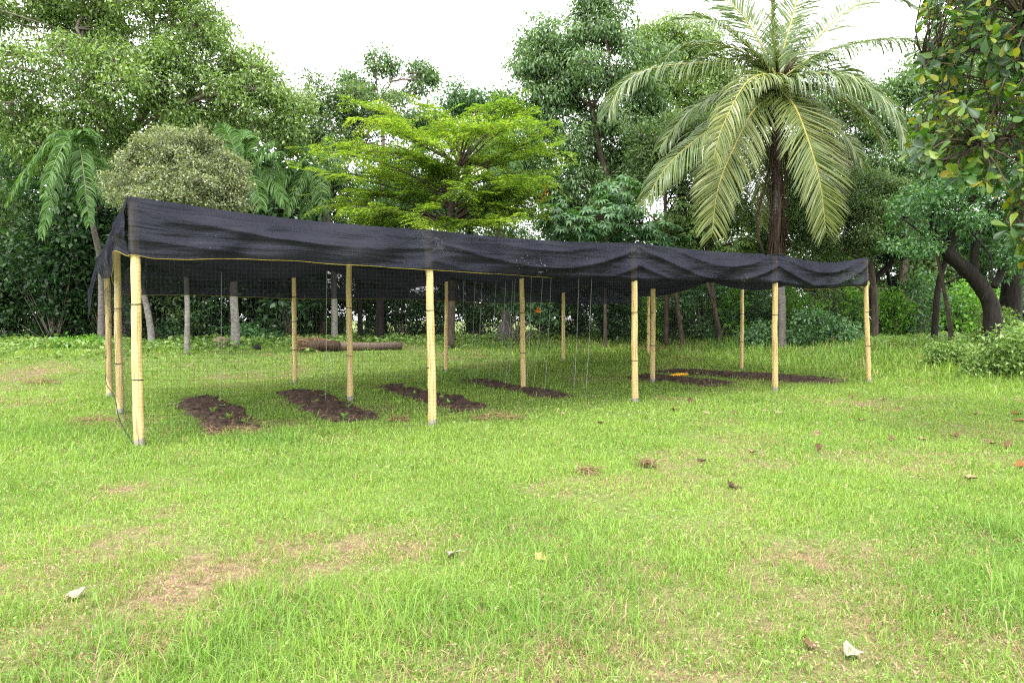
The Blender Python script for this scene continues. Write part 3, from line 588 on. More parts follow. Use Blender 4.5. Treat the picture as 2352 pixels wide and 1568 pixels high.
# 5 feathery yellow-green tree
def feather_tree():
    rng = np.random.default_rng(109); b = gx(1035, 22.5)
    root = thing('feathery_tree', 'wide yellow green tree of layered feathery sprays behind the middle posts', 'tree', b)
    g = G(); lg = G(); tr = spline(TP([(1035, 22.5), (1038, 640, 22.5), (1032, 520, 22.5), (1040, 440, 22.5), (1055, 380, 22.4)]), 30)
    g.add(*tube(tr, np.interp(np.linspace(0, 1, 30), [0, .5, 1], [.13, .10, .05]), 10))
    tips = [(690, 390), (735, 345), (820, 270), (880, 230), (800, 235), (960, 240), (1040, 250), (1120, 240), (1190, 235), (1215, 265), (1290, 350), (1270, 385), (1230, 320), (1180, 330), (700, 440), (745, 470), (820, 440), (900, 330), (980, 310), (1060, 330), (870, 400), (940, 420), (1010, 380), (1120, 400), (1200, 430), (1245, 410), (1100, 460), (1180, 480), (1010, 470), (930, 480), (1070, 510), (1150, 510), (770, 400), (840, 330), (1100, 290), (1000, 270), (900, 280), (690, 340), (1150, 370), (960, 360)]
    tips += [(rng.uniform(700, 1280), rng.uniform(270, 400)) for _ in range(22)]+[(rng.uniform(800, 1290), rng.uniform(400, 525)) for _ in range(38)]
    for k, (px, py) in enumerate(tips):
        Yd = 22.5+rng.uniform(-2.0, 1.6); e = at(px, py, Yd)
        i = int(np.argmin(np.abs(tr[:, 2]-(e[2]-1.0)))); i = min(max(i, 14), 29); a = tr[i]
        mid = a*.45+e*.55+[0, 0, rng.uniform(-.1, .6)]; br = spline([a, mid, e], 16); g.add(*tube(br, np.linspace(.035, .006, 16), 5))
        tl = rng.normal()*.22
        # side branchlets carry flat sprays of bipinnate leaves
        for f in np.linspace(.42, 1, 9):
            p = br[min(15, int(f*15))]; tdir = nrm(br[min(15, int(f*15))]-br[max(0, int(f*15)-2)])
            for sd in (-1, 1):
                out = nrm(np.cross(tdir, ZUP))*sd; ax = nrm(out*rng.uniform(.5, 1)+tdir*rng.uniform(.4, 1)+[0, 0, rng.uniform(-.5, .5)+tl])
                Lf = rng.uniform(.4, .85); m = 10; s = np.linspace(.12, 1, m)
                rp = p+ax*(s*Lf)[:, None]+ZUP*(-.22*Lf*s*s)[:, None]
                g.add(*sticks(rp[:-1], rp[1:], .004, .003))
                sx = nrm(np.cross(ax, ZUP))
                for q in (-1, 1):                 # pinnae along the leaf stalk
                    pl = Lf*.36*np.sin(np.pi*(.12+.8*s))[:, None]; nn = 3
                    for h in range(nn):
                        P = rp+sx*q*pl*(h+.2)/nn-ZUP*.03*(h/nn)**2
                        d = nrm(sx*q+ax*.45+rng.normal(size=(m, 3))*.2)
                        v_, q_, t_ = leaves(P, d, ZUP+rng.normal(size=(m, 3))*.3, rng.uniform(.08, .13, m), .24, 'kite'); lg.add(v_, q_)
    g.mk('trunk', M['bark'], root, smooth=True); lg.mk('crown', M['feather'], root)
feather_tree()
# 6 broad-leaved small trees right of the feathery one
def compound_tree(name, label, b, lobes, seed, mat='compound', bark='bark', n=34, Lf=.34, trunk=None):
    """leaves in umbrella-like rosettes of long leaflets"""
    rng = np.random.default_rng(seed); root = thing(name, label, 'tree', b); g = G(); lg = G()
    tp = trunk if trunk is not None else [b-[0, 0, .1], b+[0, 0, .8], lobes[0][0]-[0, 0, lobes[0][1][2]*.6]]
    tr = spline(tp, 20); g.add(*tube(tr, np.linspace(.09, .04, 20), 8))
    for c, r in lobes:
        a = tr[int(np.argmin(np.abs(tr[:, 2]-(c[2]-.6))))]; g.add(*tube(spline([a, (a+c)/2+[0, 0, .15], c], 8), np.linspace(.03, .012, 8), 5))
        k = int(n*(np.prod(r))**(2/3)*2.2)+4; d = rdir(rng, k); P = c+d*np.array(r)*rng.uniform(.55, 1.0, (k, 1))
        g.add(*sticks(np.tile(c, (k, 1)), P, .008, .004))
        m = 9
        for p, dd in zip(P, d):
            ang = rng.uniform(0, 6.28)+np.arange(m)*2*np.pi/m*rng.uniform(.8, 1.05); nx = nrm(dd*.6+ZUP*.8+rng.normal(size=3)*.2)
            s1 = nrm(np.cross(nx, [1, .2, 0])); s2 = np.cross(nx, s1)
            D = np.cos(ang)[:, None]*s1+np.sin(ang)[:, None]*s2-ZUP*.25
            v_, q_, t_ = leaves(np.tile(p, (m, 1))+D*.04, D, np.tile(nx, (m, 1)), Lf*rng.uniform(.7, 1.1, m), .34, 'fold'); lg.add(v_, q_, t_)
    g.mk('trunk', M[bark], root, smooth=True); lg.mk('crown', M[mat], root); return root
compound_tree('broadleaf_tree', 'low deep green tree with broad umbrella leaf rosettes above the middle of the cloth', gx(1390, 25), LB([(1390, 500, 25, 85, 50, 1.3), (1470, 510, 25.4, 70, 45, 1.1), (1330, 520, 25, 60, 45, 1.1), (1530, 540, 25.4, 60, 40, 1), (1420, 440, 25.6, 60, 40, 1), (1280, 500, 25.4, 60, 50, 1)]), 110, n=30, Lf=.30)
compound_tree('broadleaf_tree', 'small broad leaved tree beneath the hanging fronds left of the palm trunk', gx(1650, 26), LB([(1600, 540, 26, 60, 45, 1), (1680, 560, 26, 60, 50, 1), (1570, 490, 26.5, 50, 40, 1), (1660, 480, 27, 50, 50, 1), (1720, 610, 26, 40, 40, .8)]), 111, mat='shrub', n=26, Lf=.24)
compound_tree('broadleaf_tree', 'deep green tree with layered leaf rosettes right of the brownish bushy tree', gx(2180, 20.5), LB([(2130, 440, 20, 70, 42, 1), (2200, 470, 20, 70, 45, 1), (2080, 500, 20.3, 45, 40, .8), (2290, 430, 20.5, 80, 55, 1.2), (2340, 600, 19.5, 60, 50, 1), (2250, 360, 21, 90, 60, 1.3)]), 112, n=40, Lf=.2)
# 7 right-hand trees
tree('bushy_tree', 'brownish olive bushy tree right of the coconut palm', 'tree', gx(2010, 25), TP([(2010, 25), (2008, 680, 25), (1995, 570, 25), (1990, 500, 25)]), [.13, .11, .09, .06],
     LB([(2000, 420, 25, 75, 60, 1.3), (1930, 470, 25, 60, 60, 1.2), (2050, 440, 25.2, 50, 60, 1), (1960, 550, 25, 75, 45, 1.2), (2050, 540, 25, 55, 45, 1), (1890, 560, 25.3, 50, 40, 1), (1960, 480, 24.8, 70, 50, 1), (1840, 440, 26, 60, 60, 1.2), (1860, 360, 26.5, 60, 60, 1.2), (1820, 540, 27, 60, 45, 1.2), (1760, 555, 27.5, 55, 45, 1.2), (1840, 620, 27, 50, 40, 1), (2060, 500, 25, 60, 50, 1), (1860, 500, 25.4, 50, 50, 1)]),
     'mixed', 'bark', 113, tr=.03, nlf=22, clr=.13, L=.09, wid=.45, subf=.4)
tree('background_tree', 'mid green tree crown behind the right fronds of the coconut palm', 'tree', gx(2080, 31), TP([(2080, 31), (2075, 560, 31), (2070, 400, 31), (2075, 280, 31)]), [.2, .17, .13, .08],
     LB([(2060, 200, 31, 50, 45, 1.2), (2120, 180, 31, 70, 60, 1.4), (2200, 200, 31, 100, 90, 2), (2050, 290, 31, 60, 60, 1.4), (2140, 300, 31, 90, 70, 1.6), (1960, 330, 31.5, 60, 50, 1.3), (2300, 250, 31, 100, 110, 2), (1900, 400, 31, 60, 60, 1.4), (2250, 60, 31, 90, 80, 2), (2340, 120, 31, 90, 100, 2), (1990, 260, 31, 60, 60, 1.4), (2000, 380, 31, 80, 70, 1.5), (1900, 480, 31, 80, 70, 1.5), (2100, 400, 31, 90, 70, 1.6), (1850, 330, 31.5, 60, 60, 1.3), (2180, 90, 31.5, 60, 60, 1.4), (2220, 400, 31, 90, 80, 1.6), (1930, 250, 31.5, 70, 60, 1.5), (1850, 250, 32, 70, 60, 1.5), (1790, 350, 32, 70, 70, 1.5), (1790, 460, 32, 70, 70, 1.5), (1970, 190, 31.5, 40, 35, 1), (1720, 250, 32.5, 70, 60, 1.5)]),
     'tall', 'bark', 114, tr=.045, nlf=28, clr=.2, L=.17, wid=.4, droop=.5, subf=.45)
def dark_forked():
    rng = np.random.default_rng(115); b = gx(2282, 18.8)
    root = thing('forked_tree', 'old dark tree with thick crooked forked trunk at the right edge of the lawn', 'tree', b); g = G()
    T0 = TP([(2282, 18.8), (2275, 700, 18.8), (2235, 635, 18.8), (2185, 590, 18.7), (2152, 545, 18.7), (2140, 490, 18.6)])
    def br(pts, rs): q = spline(pts, 6*len(pts)); g.add(*tube(q, np.interp(np.linspace(0, 1, len(q)), np.linspace(0, 1, len(rs)), rs), 10, wob=.18, rng=rng)); return q
    br(T0, [.26, .21, .2, .17, .12, .07])
    A = [(2180, 585, 18.7), (2190, 530, 18.6), (2215, 480, 18.5), (2260, 430, 18.4)]; br([at(*p) for p in A], [.15, .11, .09, .05])
    br([at(*p) for p in [(2240, 645, 18.8), (2238, 580, 18.8), (2255, 520, 18.9), (2290, 460, 19)]], [.11, .09, .07, .04])
    br([at(*p) for p in [(2282, 660, 18.8), (2310, 600, 18.8), (2330, 520, 18.9), (2345, 440, 19)]], [.10, .08, .07, .04])
    br([at(*p) for p in [(2150, 560, 18.7), (2110, 530, 18.5), (2070, 500, 18.4)]], [.05, .035, .02])
    br([at(*p) for p in [(2185, 520, 18.6), (2230, 535, 18.3), (2275, 590, 18.2), (2275, 640, 18.2), (2255, 690, 18.3)]], [.04, .03, .025, .02, .012])
    g.mk('trunk', M['dark_bark'], root, smooth=True)
    lob = LB([(2110, 470, 18.6, 60, 40, .9), (2210, 430, 18.5, 80, 45, 1.1), (2320, 400, 18.7, 80, 50, 1.2), (2300, 500, 19.2, 60, 40, .9), (2420, 450, 18.7, 80, 70, 1.2), (2350, 300, 18.7, 90, 60, 1.2), (2200, 330, 19, 90, 60, 1.1), (2210, 505, 18.2, 60, 34, .7), (2105, 560, 18.4, 55, 32, .6), (2330, 580, 18.4, 50, 40, .7), (2260, 560, 19.6, 70, 40, .6)])
    (v_, q_, t_), cc, subs = crown(rng, lob, nlf=16, clr=.14, L=.12, wid=.42, shape='fold', droop=.3, subf=.42)
    mk('crown', v_, [x for x in (q_, t_) if x is not None], M['compound'], root)
dark_forked()
def stem(name, label, pts, rs, bark, seed, cat='tree', lobes=None, mat='dark', **k):
    rng = np.random.default_rng(seed); root = thing(name, label, cat, pts[0]); q = spline(pts, 6*len(pts)); g = G()
    g.add(*tube(q, np.interp(np.linspace(0, 1, len(q)), np.linspace(0, 1, len(rs)), rs), 10, wob=.1, rng=rng)); subs = []
    if lobes:
        (v_, q_, t_), cc, subs = crown(rng, lobes, **k); mk('crown', v_, [x for x in (q_, t_) if x is not None], M[mat], root)
        for c, r in lobes: g.add(*tube(spline([q[-3], (q[-1]+c)/2, c], 6), np.linspace(rs[-1], .012, 6), 5))
    g.mk('trunk', M[bark], root, smooth=True); return root
kw = dict(nlf=22, clr=.16, L=.12, wid=.45, shape='kite', droop=.3, subf=.5)
STEMS = [('slender dark trunk leaning left at the far right of the shelter', (2020, 27), (2005, 660), (2050, 600), .13, 'dark_bark'),
         ('thin leaning dark trunk right of the last shelter post', (2085, 28), (2050, 680), (2035, 600), .09, 'dark_bark'),
         ('straight dark trunk left of the old forked tree', (2145, 24), (2155, 660), (2175, 590), .10, 'dark_bark'),
         ('massive dark trunk at the right frame edge', (2318, 21), (2325, 640), (2335, 540), .28, 'dark_bark'),
         ('reddish brown trunk behind the fourth front post on the right', (1655, 26.5), (1632, 640), (1625, 560), .09, 'bark'),
         ('grey brown trunk second from the reddish one', (1612, 28), (1603, 650), (1600, 560), .13, 'bark'),
         ('slim leaning trunk beside the back corner post', (1570, 26.5), (1553, 680), (1540, 600), .085, 'bark'),
         ('dark trunk behind the white strings on the right', (1385, 29), (1383, 690), (1380, 560), .16, 'dark_bark'),
         ('dark trunk in shade behind the log', (872, 25), (872, 700), (870, 560), .15, 'dark_bark'),
         ('second dark trunk in shade left of the log end', (828, 26), (826, 700), (822, 580), .10, 'dark_bark'),
         ('short pale leaning trunk right of the near post', (350, 20.5), (342, 730), (322, 640), .09, 'pale_bark')]
for k, (lab, b, p1, p2, r, bk) in enumerate(STEMS):
    Y = b[1]
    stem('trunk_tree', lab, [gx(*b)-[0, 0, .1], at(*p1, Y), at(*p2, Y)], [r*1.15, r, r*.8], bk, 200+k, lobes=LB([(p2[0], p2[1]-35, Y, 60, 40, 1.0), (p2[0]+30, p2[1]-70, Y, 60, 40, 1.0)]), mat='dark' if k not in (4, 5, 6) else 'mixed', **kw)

# ------------------------------------------------------------------ palms
def frond(ctrl, Lmax, n, wid, up, rng, droop, side=1.0, fwd=.55, taper=(.25, .75), prof=None, gap=0):
    """rachis through ctrl points, leaflets on both sides; returns rachis G and leaf G"""
    q = spline(ctrl, 40); t = nrm(np.gradient(q, axis=0)); g = G(); g.add(*tube(q, np.linspace(.035, .006, 40)*(Lmax/.9)**.5, 6)); lg = G()
    s = np.linspace(.13, .995, n); P = np.stack([np.interp(s, np.linspace(0, 1, 40), q[:, k]) for k in range(3)], -1); T = np.stack([np.interp(s, np.linspace(0, 1, 40), t[:, k]) for k in range(3)], -1)
    up = np.broadcast_to(np.asarray(up, float), (n, 3)); sd = nrm(np.cross(T, up)); nrmv = nrm(np.cross(sd, T))
    ln = Lmax*np.interp(s, [0, .15, .4, .7, .9, 1], [.45, .75, 1, .9, .62, .35])
    for sg in (-1, 1):
        k = rng.random(n) > gap; m = int(k.sum()); l = (ln*rng.uniform(.9, 1.08, n))[k]
        fw = (fwd+.5*s**3)[k]; d0 = nrm(sd[k]*sg*side+T[k]*fw[:, None]+nrmv[k]*.12+rng.normal(size=(m, 3))*.09)
        pts = [P[k]]; d = d0
        for h in range(4):
            pts.append(pts[-1]+d*(l/4)[:, None]); d = nrm(d-ZUP*(droop*(.25+.25*h)*rng.uniform(.7, 1.3, m))[:, None])
        pts = np.stack(pts, 1); w = wid*np.array([.55, 1, .95, .7, .1])
        wv = nrm(np.cross(pts[:, 1]-pts[:, 0], nrmv[k])+rng.normal(size=(m, 3))*.12)
        V_ = np.stack([pts-wv[:, None]*w[None, :, None]/2, pts+wv[:, None]*w[None, :, None]/2], 2).reshape(-1, 3)
        Q_ = (np.arange(m)[:, None, None]*10+np.array([[2*h, 2*h+1, 2*h+3, 2*h+2] for h in range(4)])[None]).reshape(-1, 4); lg.add(V_, Q_)
    return g, lg
def add_frond(root, g, lg, mat, rmat='rachis', label=None):
    o = lg.mk('frond', M[mat], root)
    loc = np.array(root.location); rc = mk('frond_stalk', np.concatenate(g.V)-loc, [np.concatenate(g.Q)]+([np.concatenate(g.T)] if g.T else []), M[rmat], None, smooth=True); rc.parent = o
    if label: o['label'] = label
def coconut():
    rng = np.random.default_rng(120); b = gx(1798, 23); root = thing('coconut_palm', 'tall coconut palm with long arching fronds right of centre', 'palm tree', b)
    tr = spline([b-[0, 0, .1], at(1797, 760, 23), at(1795, 680, 23), at(1787, 560, 23), at(1784, 420, 23), at(1786, 300, 23), at(1788, 215, 23)], 60)
    rad = np.interp(np.linspace(0, 1, 60), [0, .04, .15, .5, .85, 1], [.21, .16, .13, .115, .115, .15])*(1+.035*np.sin(np.arange(60)*2.1))
    G().add(*tube(tr, rad, 14)).mk('trunk', M['palm_bark'], root, smooth=True)
    g = G(); n = 420                               # brown fibre skirt and old leaf bases
    c = at(1788, 250, 23); a = rng.uniform(0, 6.28, n); z0 = rng.uniform(-4.6, .7, n); rr = .13+.13*rng.random(n)*np.interp(z0, [-4.6, -3, -.5, .7], [.3, 1.4, 1.6, .5])
    A = np.stack([c[0]+np.cos(a)*rr, c[1]+np.sin(a)*rr, c[2]+z0], -1); B = A+np.stack([np.cos(a)*.10, np.sin(a)*.10, -rng.uniform(.3, 1.3, n)], -1)
    v_, q_ = sticks(A, B, .016, .005); g.add(v_, q_)
    for k in range(26):
        a_ = k*2.4; d = np.array([math.cos(a_), math.sin(a_), .5+.5*rng.random()]); p = at(1788, 205, 23)+[0, 0, rng.uniform(-.5, .35)]
        g.add(*tube([p+d*.08, p+d*.35, p+d*.6+[0, 0, .05]], [.07, .05, .025], 6))
    g.mk('fibre_sheath', M['fibre'], root)
    H = at(1788, 190, 23)
    def pt(px, py, dy): return at(px, py, 23+dy)
    FR = [ # control points (px,py,depth offset), leaflet length, material, normal hint, droop
     ([(1770, 165, .1), (1690, 112, .2), (1590, 103, .3), (1524, 134, .4)], .75, 'coco', (0, -.2, 1), .5),
     ([(1765, 185, -.3), (1660, 147, -.9), (1510, 155, -1.2), (1430, 195, -1.3), (1398, 256, -1.3)], 1.15, 'coco', (0, -.3, 1), 1.3),
     ([(1775, 160, .2), (1735, 80, .8), (1690, 20, 1.0), (1610, -30, 1.2)], .95, 'coco', (0, -1, .3), .35),
     ([(1783, 150, -.2), (1775, 70, -.9), (1770, -10, -1.6), (1750, -90, -2.4)], .9, 'coco', (.8, -.4, .2), .4),
     ([(1790, 150, .3), (1815, 60, .8), (1840, -20, 1.2), (1900, -110, 1.5)], 1.0, 'coco', (0, -1, .2), .35),
     ([(1800, 155, .2), (1870, 95, .6), (1945, 25, .8), (2030, -10, 1.0), (2090, 10, 1.0)], 1.0, 'coco', (0, -.5, 1), .7),
     ([(1805, 175, 0), (1870, 130, -.1), (1980, 97, -.3), (2080, 92, -.4), (2135, 118, -.4)], 1.05, 'coco', (0, -.3, 1), 1.5),
     ([(1808, 185, -.2), (1865, 170, -.7), (1960, 180, -1.2), (2045, 245, -1.4), (2085, 340, -1.5)], 1.35, 'coco', (.2, -.6, 1), 1.5),
     ([(1805, 205, -.1), (1870, 250, .3), (1940, 310, .5), (1985, 382, .5)], .8, 'coco', (.3, -.8, .6), .6),
     ([(1798, 215, -.4), (1828, 250, -1.0), (1862, 340, -1.4), (1885, 430, -1.5), (1897, 535, -1.4)], 1.12, 'coco_yellow', (.15, -1, .25), .22),
     ([(1780, 215, -.4), (1730, 255, -1.0), (1690, 330, -1.3), (1650, 430, -1.4), (1634, 545, -1.3)], 1.0, 'coco_yellow', (-.25, -1, .2), .35),
     ([(1783, 205, -.5), (1768, 172, -1.3), (1715, 190, -1.9), (1660, 290, -2.1), (1636, 375, -2.1)], .75, 'coco_yellow', (.2, -.4, 1), .9),
     ([(1770, 205, -.2), (1700, 250, -.5), (1600, 320, -.7), (1530, 385, -.8), (1478, 470, -.8)], 1.05, 'coco', (-.2, -.5, 1), 1.3),
     ([(1800, 215, .3), (1850, 270, .6), (1900, 330, .8), (1950, 385, .8)], .6, 'coco_dead', (.2, -1, .3), .4),
     ([(1775, 175, .5), (1720, 140, 1.4), (1640, 140, 2.2), (1560, 190, 2.6)], .9, 'coco', (0, .2, 1), .7),
     ([(1800, 175, .5), (1860, 150, 1.5), (1930, 170, 2.2), (1990, 230, 2.5)], .9, 'coco', (0, .2, 1), .7),
     ([(1790, 160, .4), (1795, 100, 1.4), (1800, 60, 2.6), (1810, 60, 3.8)], .9, 'coco', (0, .4, 1), .5),
     ([(1778, 220, .3), (1755, 290, .7), (1745, 400, .8), (1752, 520, .8)], .7, 'coco_yellow', (.3, -.8, .2), .5),
     ([(1760, 150, -.3), (1700, 90, -1), (1640, 50, -1.6), (1570, 45, -2)], .95, 'coco', (0, -.6, .8), .6),
     ([(1810, 190, .3), (1900, 205, 1), (1990, 270, 1.5), (2035, 345, 1.6)], 1.0, 'coco', (.2, -.4, 1), .8),
     ([(1768, 195, .2), (1680, 205, .8), (1580, 260, 1.2), (1515, 340, 1.3)], 1.0, 'coco', (-.2, -.4, 1), .8),
     ([(1805, 220, .5), (1850, 290, 1.2), (1880, 400, 1.5), (1880, 470, 1.5)], .8, 'coco', (.3, -.8, .3), .5),
     ([(1775, 215, .4), (1700, 270, 1.0), (1640, 360, 1.4), (1610, 450, 1.5)], .8, 'coco', (-.3, -.8, .3), .6)]
    for ctrl, L, mt, up, dr in FR:
        cp = [H]+[pt(*c) for c in ctrl]; g, lg = frond(cp, L*1.42, 165, .039, up, rng, dr*.8, fwd=.8, gap=.02); add_frond(root, g, lg, mt, label='dead grey frond hanging on the right' if mt == 'coco_dead' else None)
    for pts in ([(1738, 500, .2), (1742, 545, .2), (1757, 590, .2)], [(1792, 470, -.35), (1789, 520, -.35), (1786, 590, -.3)]):
        G().add(*tube([at(1780, 330, 23)]+[pt(*p) for p in pts], [.03, .045, .05, .03], 6)).mk('dry_stalk', M['fibre'], root, smooth=True)
coconut()
def palm(label, b, trunkp, rads, crownp, tips, seed, Lf=.55, wid=.05, mat='palm', bark='palm_bark', n=84):
    rng = np.random.default_rng(seed); root = thing('feather_palm', label, 'palm tree', b); tr = spline(trunkp, 30)
    G().add(*tube(tr, np.interp(np.linspace(0, 1, 30), np.linspace(0, 1, len(rads)), rads), 12)).mk('trunk', M[bark], root, smooth=True)
    H = crownp
    for (px, py, Y) in tips:
        e = at(px, py, Y); dv = e-H; hor = np.linalg.norm(dv[:2]); m1 = H+dv*.33+[0, 0, .25+.28*hor]; m2 = H+dv*.72+[0, 0, .12+.24*hor]
        if dv[2] > .3: m1 = H+dv*.35+[0, 0, .05]; m2 = H+dv*.7+[0, 0, .12]
        g, lg = frond([H, m1, m2, e], Lf, n, wid*.72, nrm(np.array([0, -.35, 1.0])), rng, 1.25, fwd=.6, gap=.06); add_frond(root, g, lg, mat, 'stalk')
    return root
palm('feather palm with drooping glossy fronds at the left edge behind the shelter', gx(232, 21), [gx(232, 21)-[0, 0, .1], at(232, 620, 21), at(214, 520, 20.5), at(195, 420, 20), at(178, 345, 20)], [.11, .09, .075, .07, .06], at(178, 340, 20),
     [(95, 545, 19), (205, 515, 19.2), (15, 470, 19.4), (60, 430, 20.6), (140, 305, 20), (215, 310, 20.4), (190, 300, 19.6), (260, 410, 20.8), (100, 450, 18.8), (250, 470, 20.3)], 121, Lf=.5, wid=.055)
palm('feather palm on the pale ringed trunk behind the second bay', gx(541, 20.5), [gx(541, 20.5)-[0, 0, .1], at(540, 740, 20.5), at(537, 660, 20.5), at(545, 520, 20.7), at(560, 410, 21)], [.15, .12, .11, .09, .07], at(562, 400, 21),
     [(510, 285, 21), (625, 325, 21), (600, 480, 20.3), (655, 470, 20.8), (650, 400, 21.5), (570, 320, 20.6), (500, 350, 22), (560, 300, 22), (640, 350, 20.5)], 122, Lf=.6, wid=.055, bark='pale_bark')
palm('feather palm with fine drooping leaflets half hidden by the yellow green tree', gx(768, 24), [gx(768, 24)-[0, 0, .1], at(768, 700, 24), at(762, 560, 24), at(735, 400, 24)], [.13, .11, .10, .08], at(730, 385, 24),
     [(640, 440, 23.5), (660, 490, 23.2), (690, 330, 24), (760, 310, 24), (800, 420, 23.5), (700, 510, 23.4), (640, 370, 24.2), (740, 490, 23)], 123, Lf=.62, wid=.05, bark='pale_bark')
palm('bottle shaped palm trunk with dark drooping fronds behind the third bay', gx(1160, 26), [gx(1160, 26)-[0, 0, .1], at(1160, 785, 26), at(1161, 750, 26), at(1162, 728, 26), at(1150, 560, 26), at(1125, 330, 26)], [.43, .40, .27, .17, .13, .10], at(1125, 325, 26),
     [(1060, 400, 25.4), (1090, 290, 26), (1180, 310, 26), (1200, 420, 25.5), (1130, 450, 25), (1050, 340, 26.5), (1160, 280, 26)], 124, Lf=.7, wid=.06)

# ------------------------------------------------------------------ almond tree overhanging from the right, near the camera
def almond():
    rng = np.random.default_rng(130); b = gp(2750, 1000); b = np.array([8.9, 8.4, float(ter(8.9, 8.4))])
    root = thing('almond_tree', 'near tree with large glossy green and yellow leaves overhanging the right edge', 'tree', b); g = G(); lg = G()
    tr = spline([b-[0, 0, .1], b+[-.05, 0, 1.4], b+[-.1, .05, 2.8], b+[-.2, .1, 4.4], b+[-.1, .1, 6]], 24); g.add(*tube(tr, np.linspace(.17, .06, 24), 12, wob=.1, rng=rng))
    poly = np.array([(2125, -60), (2115, 60), (2095, 130), (2140, 200), (2105, 270), (2080, 330), (2125, 390), (2230, 410), (2300, 440), (2330, 560), (2420, 700), (2800, 640), (2900, 300), (2800, -300), (2300, -350)], float)
    def inside(x, y):
        r = False; j = len(poly)-1
        for i in range(len(poly)):
            if (poly[i, 1] > y) != (poly[j, 1] > y) and x < (poly[j, 0]-poly[i, 0])*(y-poly[i, 1])/(poly[j, 1]-poly[i, 1])+poly[i, 0]: r = not r
            j = i
        return r
    pts = []
    while len(pts) < 1500:
        x, y = rng.uniform(2070, 2900), rng.uniform(-350, 700)
        if x > 2420 and rng.random() < .6: continue
        if not inside(x, y): continue
        if x < 2420 and vn(x, y, .016, 7) < .33: continue
        pts.append(at(x, y, rng.uniform(6.8, 9.6)))
    pts = np.array(pts)
    # main limbs sweep left from the trunk; twigs run to each leaf rosette
    lim = []
    for z0, e, in ((3.0, at(2130, 380, 8)), (3.6, at(2110, 270, 8.6)), (4.2, at(2120, 130, 7.6)), (4.8, at(2140, 0, 8.4)), (2.6, at(2330, 480, 7.4)), (5.4, at(2250, -200, 8.2)), (3.9, at(2300, 200, 9.4)), (3.4, at(2250, 330, 7.2)), (4.6, at(2350, 50, 7.2))):
        a = tr[int(np.argmin(np.abs(tr[:, 2]-z0)))]; q = spline([a, a*.55+e*.45+[0, 0, .35], e], 22); lim.append(q); g.add(*tube(q, np.linspace(.045, .008, 22), 7))
    nodes = np.concatenate(lim)
    for p in pts:
        q = nodes[np.argmin(((nodes-p)**2).sum(1)+.12*np.abs(nodes[:, 0]-p[0]-.35))]
        g.add(*tube(spline([q, (q+p)/2+rng.normal(size=3)*.05+[0, 0, -.04], p], 5), np.linspace(.010, .006, 5), 5))
        m = rng.integers(5, 10); ang = rng.uniform(0, 6.28)+np.arange(m)*2.4; ax = nrm(nrm(p-q+1e-6)*.7+ZUP*.5)
        s1 = nrm(np.cross(ax, [.3, 1, .1])); s2 = np.cross(ax, s1); el = rng.uniform(.1, .75, m)
        D = (np.cos(ang)[:, None]*s1+np.sin(ang)[:, None]*s2)*np.cos(el)[:, None]+ax*np.sin(el)[:, None]-ZUP*.4
        N = ax*1.0+rng.normal(size=(m, 3))*.3+ZUP*.3
        v_, q_, t_ = leaves(p+D*.02+ax*rng.uniform(-.13, .02, (m, 1)), D+rng.normal(size=(m, 3))*.22, N, rng.uniform(.085, .175, m), rng.uniform(.38, .52, m), 'broad'); lg.add(v_, q_)
    g.mk('trunk', M['bark'], root, smooth=True); lg.mk('crown', M['almond'], root, smooth=True)
almond()

